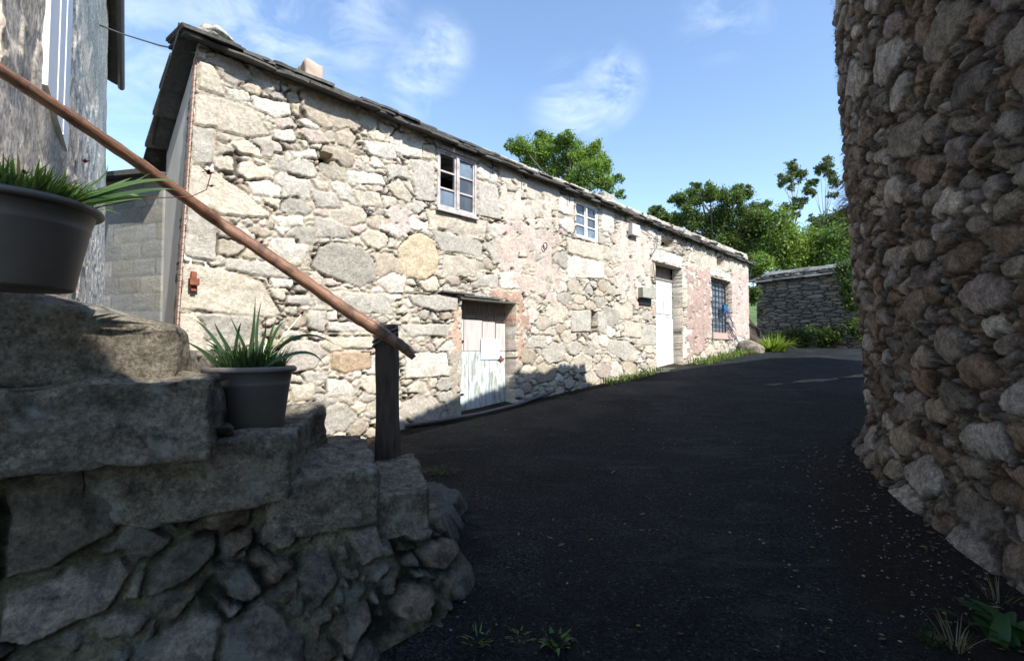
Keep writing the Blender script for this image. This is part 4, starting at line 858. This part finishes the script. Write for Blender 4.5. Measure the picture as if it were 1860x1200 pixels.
# large pot on the parapet stone
Yb = 1.52; b_ = aty(5, 520, Yb); Rt = 140/F*Yb*.98; zc = EYE+(633-525)/F*(Yb-.02)+.0
pc = Vector(((5-930)/F*Yb, Yb, zc+.005)); Ht = aty(45, 366, Yb).z-pc.z
p1 = pot(pc, Ht, Rt, Rt*.70, 'larger grey plastic pot with bright green foliage, cut by the left edge', 2)
cc = pc.copy(); cc.z = pc.z+Ht-.03
m = MB(); rr = random.Random(5); tuft(m, cc, Rt*.78, 1500, .12, .0055, [G2, G4, (.2, .3, .12), G1], rr, .9, .7); tuft(m, cc+Vector((0, 0, .01)), Rt*.8, 260, .14, .006, [G4, (.24, .32, .12), (.22, .2, .08)], rr, .8, 1.2); m.build('foliage', M['leaf'], p1, True)
m = MB()
for bx, mid, tip, w in [(150, (210, 345), (272, 315), .008), (155, (230, 335), (330, 330), .009), (150, (240, 350), (318, 345), .008), (140, (225, 362), (290, 362), .008), (150, (215, 352), (268, 372), .007), (120, (170, 335), (196, 300), .006), (145, (205, 338), (240, 322), .006)]:
    leaf_to(m, cc+Vector(((bx-45)/F*Yb*.62, .02, 0)), mid, tip, Yb, Yb+.12, w, [G2, G4, G1][rr.randrange(3)])
m.build('strap_leaves', M['leaf'], p1, True)
st = [cc+Vector((.12, .05, 0)), aty(260, 360, 1.6), aty(345, 358, 1.66), aty(375, 345, 1.68), aty(384, 315, 1.68)]
m = MB(); P = []
for i in range(25):
    t = i/24*4; k_ = min(3, int(t)); P.append(st[k_].lerp(st[k_+1], t-k_))
m.tube(P, .0016, 5); m.build('flower_stem', M['creeper'], p1, True)
flower(aty(379, 317, 1.68), .022, p1, rr); flower(aty(384, 340, 1.68), .013, p1, rr); flower(aty(155, 296, 1.6), .014, p1, rr); flower(aty(45, 316, 1.42), .016, p1, rr)
# ================================================================== LEFT HOUSE
lh = empty('left_house', (0, 0, 0), 'tall rough granite house with a white window panel at the far left', 'house')
LD = Vector((-.797, 1, 0)).normalized(); LN = Vector((LD.y, -LD.x, 0)); LC = .588
def lyw(y): return Vector((-.797*y-LC, y, 0))
L0 = lyw(12.0); L1 = lyw(2.0)
tot = (L0-L1).length
def lbase(S, Z): x = L0.x-LD.x*S; y = L0.y-LD.y*S; bul = .012*fbm(S*.8, Z*.6, 3, 2)-.03*np.clip(Z-3, 0, 9)*np.clip(1-S/3, 0, 1)*.6; return x+LN.x*bul, y+LN.y*bul, Z
sl_ = [0]
while sl_[-1] < tot: y = L0.y-LD.y*sl_[-1]; sl_.append(sl_[-1]+max(.012, y*.004))
def S_of(px): u = (px-930)/F; y = LC/(-.797-u); return (L0-lyw(y)).length, y
sw0, yw0 = S_of(101); sw1, yw1 = S_of(56); zw = aty(78, 222, (yw0+yw1)/2).z
Hl = (sw0, sw1, zw, 6.2)
masonry('wall', M['leftwall'], lh, sl_, np.concatenate([np.arange(.8, 5, .022), np.arange(5, 9.2, .05)]), lbase, lambda S, Z: (LN.x+0*S, LN.y+0*S, 0*S),
        [(.3, 3), (.2, 10), (.13, 40), (.08, 150)], [(.68, .66, .63), (.74, .72, .68), (.58, .56, .54), (.70, .65, .57)], (.6, .57, .52), (), an=1.5, k=.8, depth=.005, dome=.1,
        bevel=.03, gap=.01, gapvar=.03, warp=.08, wsc=4, holes=[Hl], skirt=.3, seed=41, rough=.005, warp2=.01, tilt=.02, offs=.004, mortar_fill=(.02, -.1))
m = MB()
P = lambda s, z, n: Vector((L0.x-LD.x*s+LN.x*n, L0.y-LD.y*s+LN.y*n, z))
m.quadbox([P(sw0, zw, .035), P(sw1, zw, .035), P(sw1, zw, -.1), P(sw0, zw, -.1), P(sw0, 6.2, .035), P(sw1, 6.2, .035), P(sw1, 6.2, -.1), P(sw0, 6.2, -.1)])
wl = m.build('window', M['white_bright'], lh); m = MB()
for a in (.3, .62): s = sw0+(sw1-sw0)*a; m.quadbox([P(s, zw, .041), P(s+.03, zw, .041), P(s+.03, zw, .03), P(s, zw, .03), P(s, 6.2, .041), P(s+.03, 6.2, .041), P(s+.03, 6.2, .03), P(s, 6.2, .03)])
m.build('frame', M['paint_white'], wl)
m = MB(); m.quadbox([P(.02, .8, -.3), P(tot, .8, -.3), P(tot, .8, -.5), P(.02, .8, -3.5), P(.02, 9, -.3), P(tot, 9, -.3), P(tot, 9, -.5), P(.02, 9, -3.5)]); m.build('inner_wall', M['plaster_plain'], lh)
ze = aty(221, 150, 12).z; 
ue = [(-.8, .34), (tot, .34)]
m = MB(); zr = ze
m.quadbox([P(-.1, zr, .15), P(tot, zr, .15), P(tot, zr+.05, 0), P(-.1, zr+.05, 0), P(-.1, zr+.16, .15), P(tot, zr+.16, .15), P(tot, zr+1.0, -2), P(-.1, zr+1.0, -2)], (.09, .085, .08)); m.build('roof', M['slate'], lh)
m = MB(); m.tube([P(-.2, zr+.02, .20), P(tot, zr+.02, .20)], .075, 10); m.build('gutter', M['gutter'], lh)
# cable
a = P(S_of(160)[0], aty(160, 20, S_of(160)[1]).z, .05); b = corner(4.2)+gd*.02
a = aty(165, 25, S_of(160)[1]); ctrl = [a, aty(178, 45, a.y*.98), aty(222, 62, 7.0), aty(290, 83, 5.2), aty(330, 91, 4.7), aty(356, 97, 4.2)]
P_ = []
for i in range(len(ctrl)-1):
    for k_ in range(5): P_.append(ctrl[i].lerp(ctrl[i+1], k_/5))
P_.append(ctrl[-1]); m = MB(); m.tube(P_, [.013-.006*i/len(P_) for i in range(len(P_))], 6); tag(m.build('overhead_cable', M['wire'], None), 'thin overhead cable strung between the two houses', 'cable')
# ================================================================== REAR ALLEY WALL (plastered block outbuilding)
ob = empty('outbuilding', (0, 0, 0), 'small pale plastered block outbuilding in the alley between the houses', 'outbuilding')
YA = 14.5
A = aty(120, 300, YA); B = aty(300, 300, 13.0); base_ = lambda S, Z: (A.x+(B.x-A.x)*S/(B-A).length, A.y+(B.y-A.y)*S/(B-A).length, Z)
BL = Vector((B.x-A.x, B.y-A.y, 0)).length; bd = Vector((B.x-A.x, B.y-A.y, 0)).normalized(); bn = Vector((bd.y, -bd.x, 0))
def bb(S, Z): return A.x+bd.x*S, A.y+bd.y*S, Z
blk = []
for r_ in range(11):
    s_ = -.4 if r_ % 2 else -.1
    while s_ < BL: blk.append(([(s_+.012, 1.2+r_*.48+.012), (s_+.9-.012, 1.2+r_*.48+.012), (s_+.9-.012, 1.2+r_*.48+.468), (s_+.012, 1.2+r_*.48+.468)], None)); s_ += .9
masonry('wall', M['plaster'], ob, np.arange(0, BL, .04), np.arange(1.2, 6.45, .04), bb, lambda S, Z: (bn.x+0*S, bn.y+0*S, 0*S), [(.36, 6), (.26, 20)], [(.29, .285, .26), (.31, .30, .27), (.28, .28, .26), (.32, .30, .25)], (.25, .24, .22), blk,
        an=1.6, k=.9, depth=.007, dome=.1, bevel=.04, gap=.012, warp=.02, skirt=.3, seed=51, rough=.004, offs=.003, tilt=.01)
m = MB(); Q = lambda s, z, n: Vector((A.x+bd.x*s+bn.x*n, A.y+bd.y*s+bn.y*n, z))
m.quadbox([Q(-.2, 6.5, .5), Q(BL+.2, 6.2, .5), Q(BL+.2, 6.9, -3), Q(-.2, 7.3, -3), Q(-.2, 6.62, .5), Q(BL+.2, 6.34, .5), Q(BL+.2, 7.0, -3), Q(-.2, 7.45, -3)], (.1, .1, .09)); m.build('roof', M['slate'], ob)
m = MB(); m.quadbox([Q(0, 1, -.3), Q(BL, 1, -.3), Q(BL, 1, -3), Q(0, 1, -3), Q(0, 6.5, -.3), Q(BL, 6.3, -.3), Q(BL, 6.8, -3), Q(0, 7, -3)]); m.build('inner_wall', M['plaster_plain'], ob)
# ================================================================== SHED at the end of the lane
shd = empty('stone_shed', (0, 0, 0), 'low dry stone shed with slate roof at the top of the lane', 'shed')
A = aty(1375, 560, 18.0); B = aty(1585, 560, 15.2); BLv = Vector((B.x-A.x, B.y-A.y, 0)); BL = BLv.length; bd = BLv.normalized(); bn = Vector((bd.y, -bd.x, 0))
if bn.y > 0: bn = -bn
ztop_s = aty(1375, 516, 18).z
A2 = (A.x, A.y); bd2 = bd.copy(); bn2 = bn.copy()
masonry('wall', M['shed'], shd, np.arange(0, BL, .03), np.arange(1.3, ztop_s+.3, .02), lambda S, Z: (A2[0]+bd2.x*S, A2[1]+bd2.y*S, Z), lambda S, Z: (bn2.x+0*S, bn2.y+0*S, 0*S),
        [(.07, 40), (.05, 220), (.032, 600), (.022, 600)], [(.24, .24, .225), (.28, .275, .26), (.19, .19, .18), (.31, .29, .26)], (.06, .06, .055), (), an=3.6, k=.74, facet=.4, depth=.05, dome=.2, bevel=.014, gap=.003, warp=.05, skirt=.3, seed=61, rough=.01)
QS = lambda s, z, n: Vector((A2[0]+bd2.x*s+bn2.x*n, A2[1]+bd2.y*s+bn2.y*n, z))
m = MB(); m.quadbox([QS(.02, 1.2, -.25), QS(BL, 1.2, -.25), QS(BL, 1.2, -3), QS(.02, 1.2, -3), QS(.02, ztop_s, -.25), QS(BL, ztop_s, -.25), QS(BL, ztop_s, -3), QS(.02, ztop_s, -3)]); m.build('end_wall', M['shed'], shd)
m = MB(); rs = random.Random(8)
for row in range(7):
    s = -.35
    while s < BL+.3:
        wd = rs.uniform(.3, .6); n_ = .22-row*.3; z = ztop_s+.02+row*.085+rs.uniform(-.01, .03); v = rs.uniform(.09, .26); dz = rs.uniform(-.02, .03)
        pl = [QS(s, z, n_+rs.uniform(-.04, .04)), QS(s+wd*1.03, z+dz, n_+rs.uniform(-.04, .04)), QS(s+wd*1.03, z+.13+dz, n_-.45), QS(s, z+.13, n_-.45)]
        m.quadbox(pl+[q+Vector((0, 0, .035)) for q in pl], (v, v, v*.95)); s += wd
m.build('roof', M['slate'], shd)
# low dark wall stub in the gap between the house and the shed
a = aty(1362, 560, 16.6); rock('wall_stub', M['shed'], None, [Vector((a.x-.3, a.y, 1.4)), Vector((a.x+.5, a.y-.2, 1.4)), Vector((a.x+.5, a.y+1, 1.4)), Vector((a.x-.3, a.y+1, 1.4)), Vector((a.x-.3, a.y, 3.1)), Vector((a.x+.25, a.y-.2, 2.2)), Vector((a.x+.2, a.y+1, 2.2)), Vector((a.x-.3, a.y+1, 3.1))], .05, .05, .04, 4, 4, (.12, .11, .1))
tag(bpy.data.objects['wall_stub'], 'dark sloping wall stub in the gap beside the shed', 'wall')
# ================================================================== VEGETATION
def leaves(centers, n, size, cols, rnd, squash=1.0, shade=None):
    """n leaf quads spread over clumps (x, y, z, r); returns verts, faces, colours"""
    c = np.array(centers); wts = c[:, 3]**2; idx = rnd.choice(len(c), n, p=wts/wts.sum()); d = rnd.normal(size=(n, 3)); d /= np.linalg.norm(d, axis=1, keepdims=True)
    r = c[idx, 3]*(rnd.uniform(.25, 1, n)**.5)*(1+.30*rnd.normal(size=n)); p = c[idx, :3]+d*r[:, None]*np.array([1, 1, squash])
    a = rnd.normal(size=(n, 3))+d*.6+np.array([0, 0, .5]); a /= np.linalg.norm(a, axis=1, keepdims=True); b = rnd.normal(size=(n, 3)); b = np.cross(a, b); b /= np.linalg.norm(b, axis=1, keepdims=True); e = np.cross(a, b)
    s = size*rnd.uniform(.6, 1.4, n)[:, None]; V = np.stack([p-b*s, p-e*s*.42+a*s*.12, p+b*s, p+e*s*.42+a*s*.12], 1).reshape(-1, 3)
    Fq = np.arange(4*n).reshape(n, 4); cc = np.array(cols)[rnd.integers(0, len(cols), n)]*rnd.uniform(.7, 1.3, (n, 1))
    cl_ = rnd.uniform(.75, 1.25, len(c))[idx][:, None]; return V, Fq, np.hstack([np.clip(np.repeat(cc*cl_, 4, 0), 0, .8), np.ones((4*n, 1))])
def tree(name, label, base, clumps, n, size, cols, seed, trunk_r=.2, bark='bark', group=None, cat='tree', squash=.85):
    rnd = np.random.default_rng(seed); t = empty(name, (0, 0, 0), label, cat, group); rr_ = random.Random(seed)
    sub = []
    for c in clumps:
        for j in range(7):
            v = rnd.normal(size=3); v /= np.linalg.norm(v); q = c[3]*rnd.uniform(.45, 1.05); sub.append((c[0]+v[0]*q, c[1]+v[1]*q, c[2]+v[2]*q*.85, c[3]*rnd.uniform(.2, .42)))
    sub += [(c[0], c[1], c[2], c[3]*.72) for c in clumps]
    V, Fq, cc = leaves(sub, n, size, cols, rnd, squash); pyd('crown', V, Fq, M['leaf_dark'], t, False, cc)
    m = MB(); base = Vector(base); top = Vector((np.mean([c[0] for c in clumps]), np.mean([c[1] for c in clumps]), np.mean([c[2] for c in clumps])))
    mid = base.lerp(top, .55)+Vector((rr_.uniform(-.2, .2), 0, 0)); m.tube([base-Vector((0, 0, .3)), base.lerp(mid, .5), mid, top], [trunk_r, trunk_r*.8, trunk_r*.6, trunk_r*.3], 8)
    for c in clumps:
        cv = Vector(c[:3]); f = mid.lerp(top, rr_.uniform(0, .8)); m.tube([f, f.lerp(cv, .5)+Vector((0, 0, -.1*c[3])), cv], [trunk_r*.35, trunk_r*.22, trunk_r*.07], 5)
    m.build('trunk', M[bark], t, True); return t
def clump_px(lst, Y, dy=1.0, rnd=random.Random(1)):
    out_ = []
    for px, py, r in lst:
        y = Y+rnd.uniform(-dy, dy); p = aty(px, py, y); out_.append((p.x, p.y, p.z, r/F*y))
    return out_
D1 = (.05, .08, .022); D2 = (.075, .115, .03); D3 = (.11, .165, .035); Y1_ = (.17, .24, .04); Y2_ = (.22, .29, .06); Y3_ = (.12, .19, .04); OL = (.09, .11, .05)
tree('leafy_tree', 'round light green tree rising alone behind the house roof', (3.2, 26, 1.6), clump_px([(945,262,24),(985,268,30),(965,290,30),(1020,258,20),(1040,280,36),(1075,285,30),(1095,305,24),(1010,300,36),(1060,320,36),(1100,335,22),(1118,325,14),(1125,352,12),(985,248,16),(1035,250,16),(1080,268,16),(930,268,12),(1050,350,40)], 26),
     34000, .07, [Y3_, (.13, .2, .05), (.16, .23, .06), Y1_], 71, .28)
tree('dark_tree', 'broad dark green tree behind the far end of the house', (9, 24, 1.6), clump_px([(1240,365,24),(1262,350,20),(1290,352,26),(1325,360,26),(1355,352,18),(1375,385,28),(1310,395,40),(1255,395,32),(1350,410,36),(1385,410,26),(1400,440,30),(1300,430,40),(1230,400,20),(1360,450,36),(1400,470,28),(1345,340,10),(1268,338,9)], 24, 1.2),
     46000, .065, [D1, D2, D3, D3, OL], 72, .25)
tree('dark_bush_tree', 'low dark tree just left of the broad dark tree', (7, 25, 1.6), clump_px([(1190,385,13),(1205,395,16),(1185,380,8),(1215,405,16)], 25, .5), 2500, .10, [D2, D3, OL], 73, .1)
for i, (lab, bx, cl_) in enumerate([('slender eucalyptus with sparse crown, left one of the pair against the sky', 1432, [(1440,310,16),(1425,325,14),(1455,318,14),(1438,298,10),(1465,345,11),(1448,370,16),(1430,378,12),(1460,365,10),(1418,335,8),(1472,335,8),(1436,340,9),(1445,392,9)]),
                                   ('slender pale trunked eucalyptus, right one of the pair beside the cobble wall', 1492, [(1500,300,14),(1508,318,14),(1490,310,12),(1515,335,12),(1505,290,10),(1480,330,9),(1512,355,9),(1478,350,8),(1530,390,22),(1500,395,14),(1475,398,10)])]):
    cs = clump_px(cl_, 34, .8); bb_ = aty(bx, 470, 34)
    tree('eucalyptus_tree', lab, (bb_.x, 34, 1.6), cs, 6000, .085, [OL, (.07, .1, .05), (.10, .12, .07), D2], 80+i, .09, 'bark_pale', 'pair of slender eucalyptus trees')
# hillside with bushes
hx = np.linspace(-60, 110, 60); hy = np.linspace(20, 110, 40); HX, HY = np.meshgrid(hx, hy); HZ_ = 1.55+np.clip((HY-21)*.12, 0, 9)*np.clip((HX-1)/8, 0, 1)+fbm(HX*.1, HY*.1, 6, 3)*1.5*np.clip((HY-24)/10, 0, 1)-.1
I = np.arange(HX.size).reshape(HX.shape); FQ = np.stack([I[:-1, :-1], I[:-1, 1:], I[1:, 1:], I[1:, :-1]], -1).reshape(-1, 4)
tag(pyd('hill', np.stack([HX, HY, HZ_], -1).reshape(-1, 3), FQ, M['grass'], None, True), kind='structure')
def bush(name, label, cl_, Y, n, size, cols, seed, dy=.6, group=None, cat='bush'):
    rnd = np.random.default_rng(seed); V, Fq, cc = leaves(clump_px(cl_, Y, dy, random.Random(seed)), n, size, cols, rnd, .95); return tag(pyd(name, V, Fq, M['leaf'], None, False, cc), label, cat, group)
bush('bush', 'yellow green shrub just right of the broad dark tree', [(1415,400,24),(1425,430,30),(1440,455,30),(1400,455,24),(1430,475,26)], 22, 7000, .08, [Y1_, Y2_, Y3_], 90)
bush('bush', 'bright green shrub behind the middle of the shed roof', [(1470,440,26),(1480,465,30),(1455,470,24),(1500,450,22)], 23, 7000, .08, [Y3_, Y1_, D3, Y2_], 91)
bush('bush', 'feathery green shrub between the shed roof and the cobble wall', [(1520,430,26),(1535,460,30),(1510,465,24),(1555,440,30),(1530,410,14)], 21.5, 8000, .07, [Y3_, (.1, .17, .07), Y1_], 92)
bush('bush', 'dark bush at the foot of the eucalyptus trees', [(1500,408,14),(1530,400,20),(1550,410,22),(1480,415,12)], 30, 3500, .1, [D2, D1, OL], 93)
bush('ivy', 'dark ivy mass hanging over the right end of the shed', [(1530,488,12),(1544,510,15),(1540,530,14),(1550,550,16),(1562,490,18),(1556,595,18),(1530,500,8)], 15.0, 9000, .045, [D1, D2, D2, D3], 94, .3, cat='ivy')
bush('bush', 'pale green shrub at the near left corner of the shed roof', [(1372,500,14),(1385,480,18),(1368,475,16)], 20, 2500, .07, [Y3_, D3, Y1_], 95)
bush('bush', 'dark clump of leaves in the gap between house and shed', [(1368,530,12),(1366,545,10)], 17.5, 1200, .05, [Y3_, D3, D2], 96, .2)
bush('hedge', 'low dark hedge of ferns along the foot of the shed', [(1400,615,10),(1420,612,12),(1445,610,14),(1470,608,15),(1495,608,16),(1520,608,16),(1545,605,18),(1410,622,9),(1460,620,10),(1510,620,10),(1390,622,6)], 16.0, 12000, .04, [D1, D2, D1, D3], 97, .15, cat='hedge')
# ferns and weeds beside the lane
def strap_plant(name, label, base, n, L, w, cols, seed, up=.8, droop=1.2, rad=.1, group=None, cat='plant', mat='leaf'):
    m = MB(); tuft(m, Vector(base), rad, n, L, w, cols, random.Random(seed), up, droop); return tag(m.build(name, M[mat], None, True), label, cat, group)
p = fw(s_end-.15, 0, .75); p.z = gz(p.x, p.y)
strap_plant('fern', 'bright yellow green fern clump at the far corner of the house', p, 110, .62, .035, [(.22, .30, .04), Y2_, Y1_], 5, .7, 1.5, .28, cat='fern')
boulder('boulder', M['granite'], None, (fw(s_end-.9, 0, .35).x, fw(s_end-.9, 0, .35).y, 1.55), (.35, .35, .3), 4, .2, (.3, .28, .22), 4); tag(bpy.data.objects['boulder'], 'grey mossy boulder against the far corner of the house', 'boulder')
m = MB(); rr = random.Random(9)
for i in range(900):
    t = rr.random(); s = Hd2[1]+.1+(s_end-Hd2[1]+.6)*t if rr.random() < .8 else Hd2[0]-rr.uniform(.2, 2.2)
    nn = rr.uniform(.05, .55 if s > Hd2[1] else .3); p = fw(s, 0, nn); p.z = float(gz(p.x, p.y))
    k_ = rr.uniform(.6, 1.4); blade(m, p, (rr.uniform(-.6, .6), rr.uniform(-.6, .6), 1), rr.uniform(.06, .22), rr.uniform(.006, .016), 1.2, tuple(x*k_ for x in [Y3_, Y2_, G2, (.2, .22, .08)][rr.randrange(4)]), 4)
tag(m.build('grass', M['leaf'], None, True), 'short weeds and grass growing along the foot of the house wall', 'grass', kind='stuff')
for i, (px, py, n, L, lab) in enumerate([(610, 785, 60, .13, 'small weed clump at the wall foot behind the steps'), (800, 858, 90, .10, 'yellowish weed patch on the asphalt beside the lowest step'),
                            (930, 940, 0, .1, ''), (1012, 1168, 26, .10, 'green broad leaved weed in the asphalt at the bottom middle'), (868, 1165, 30, .09, 'thin weed near the bottom of the stair wall'), (945, 1158, 20, .07, 'tiny weed between two larger weeds at the bottom middle'), (1125, 770, 30, .05, 'thin weed in the middle of the lane'), (870, 772, 50, .06, 'tiny weed near the front of the short door'), (1025, 722, 60, .07, 'weed beside the drain hose')]):
    if not n: continue
    p = ongr(px, py); cols = [(.10, .10, .03), (.12, .13, .04)] if i == 1 else [G2, Y3_, G1]
    strap_plant('weed', lab, p, n, L*.72, .012 if i == 3 else .005, cols, 40+i, .5, 1.3, .12 if i in (1, 7, 8) else .05, 'weeds in the lane', 'weed')
# bottom right plants
p = ongr(1800, 1160); m = MB(); rr = random.Random(4)
for i in range(16): 
    a = rr.uniform(0, 6.28); blade(m, p+Vector((rr.uniform(-.02, .16), rr.uniform(-.08, .08), 0)), (math.cos(a)*.8, math.sin(a)*.8, .8), rr.uniform(.12, .24), rr.uniform(.03, .045), 1.0, [(.03, .07, .02), (.045, .1, .03)][i % 2], 8, .15)
tag(m.build('broad_leaf_plant', M['leaf_dark'], None, True), 'dark broad leaved plant at the foot of the cobble wall, bottom right', 'plant')
for i, (px, py, lab) in enumerate([(1735, 1180, 'pale dry grass stalks left of the broad leaved plant'), (1815, 1090, 'pale dry grass stalks behind the broad leaved plant'), (1690, 1165, 'low green moss tuft in the dirt at the bottom right')]):
    strap_plant('dry_grass' if i < 2 else 'moss_tuft', lab, ongr(px, py), 26 if i < 2 else 120, .16 if i < 2 else .04, .003, [(.22, .2, .14), (.16, .15, .09)] if i < 2 else [(.05, .08, .02)], 60+i, 1, .8, .05, cat='grass')
# creeper fringe on the cobble building edge
m = MB(); rr = random.Random(6); s_c = np.interp(5.0, Ry, Rs)
def rsurf(s, z, o=.05):
    x, y, _ = rbase(np.array([s]), np.array([z])); return Vector((float(x[0])+float(rnx(s))*o, float(y[0])+float(rny(s))*o, z))
for i in range(650):
    z = rr.uniform(2.9, 5.4) if rr.random() < .45 else rr.gauss(3.05, .28); s = s_c+rr.gauss(.08, .1)
    p = rsurf(s, z, .03); L = rr.uniform(.04, .13)*(1.6 if abs(z-3.05) < .35 else .5)
    blade(m, p, (rnx(s)+rr.uniform(-.6, .6), rny(s)+rr.uniform(-.6, .6), rr.uniform(-.6, .9)), L, .004, .8, [(.16, .05, .035), (.10, .035, .025), (.14, .08, .04), (.06, .07, .03)][rr.choice((0, 0, 1, 2, 3))], 3)
tag(m.build('creeper', M['leaf_dark'], None, True), 'reddish dry creeper twigs clinging to the edge of the cobble building', 'creeper')
# hose along the foot of the wall
m = MB(); H_ = [(735, 778), (800, 768), (870, 756), (940, 738), (1000, 716), (1060, 698), (1120, 688), (1180, 680), (1215, 676)]
P_ = [ongr(*q)+Vector((0, 0, .03)) for q in H_]; m.tube(P_, .025, 8)
tag(m.build('drain_hose', M['gutter'], None, True), 'dark drain hose lying along the foot of the house wall', 'hose')
# loose gravel: pale chips scattered on asphalt and dirt
rnd = np.random.default_rng(3); V = []; Fc = []; CC = []
bm = bmesh.new(); bmesh.ops.create_icosphere(bm, subdivisions=1, radius=1); IV = np.array([v.co[:] for v in bm.verts]); IF = np.array([[v.index for v in f.verts] for f in bm.faces]); bm.free()
for i in range(3500):
    y = 1.9+rnd.random()**1.6*7; L = -.35 if y < 3.3 else -.2; R = float(wall_x(y))-.1
    x = rnd.uniform(L, R) if rnd.random() < .35 else R-abs(rnd.normal())*.7
    if x < L: continue
    r = .002+.009*rnd.random()**5; v = IV*(1+.35*rnd.normal(size=IV.shape)*.5)*np.array([r, r, r*.6])+np.array([x, y, float(gz(x, y))+.008])
    Fc.append(IF+len(V)*len(IV)); V.append(v); g = rnd.uniform(.05, .24); CC.append(np.tile([g, g*.95, g*.88, 1], (len(IV), 1)))
m_, t_, b_2 = new_mat('gravel'); t_.links.new(N(t_, 'ShaderNodeVertexColor', layer_name='Col').outputs[0], b_2.inputs['Base Color']); b_2.inputs['Roughness'].default_value = .9
tag(pyd('gravel', np.vstack(V), np.vstack(Fc), m_, None, False, np.vstack(CC)), 'loose pale gravel chips scattered over the lane', 'gravel', kind='stuff')

# fallen leaves gathered at the foot of the cobble wall and along the kerb
rnd = np.random.default_rng(9); V = []; CC = []
for i in range(700):
    y = rnd.uniform(2.0, 7.5)
    if rnd.random() < .75: x = float(wall_x(y))-.08-abs(rnd.normal())*.35
    else: x = rnd.uniform(-.3, 2.5)
    c = np.array([x, y, float(gz(x, y))+.022]); a = rnd.uniform(0, 6.28); l = rnd.uniform(.008, .028); u = np.array([math.cos(a), math.sin(a), rnd.uniform(-.3, .3)]); v_ = np.array([-math.sin(a), math.cos(a), rnd.uniform(-.3, .3)])
    V += [c-u*l, c-v_*l*.45, c+u*l, c+v_*l*.45]; k_ = rnd.uniform(.5, 1.3); CC += [[.11*k_, .065*k_, .03*k_, 1]]*4
tag(pyd('leaf_litter', np.array(V), np.arange(len(V)).reshape(-1, 4), m_, None, False, np.array(CC)), 'small brown fallen leaves scattered at the foot of the cobble wall', 'leaves', kind='stuff')
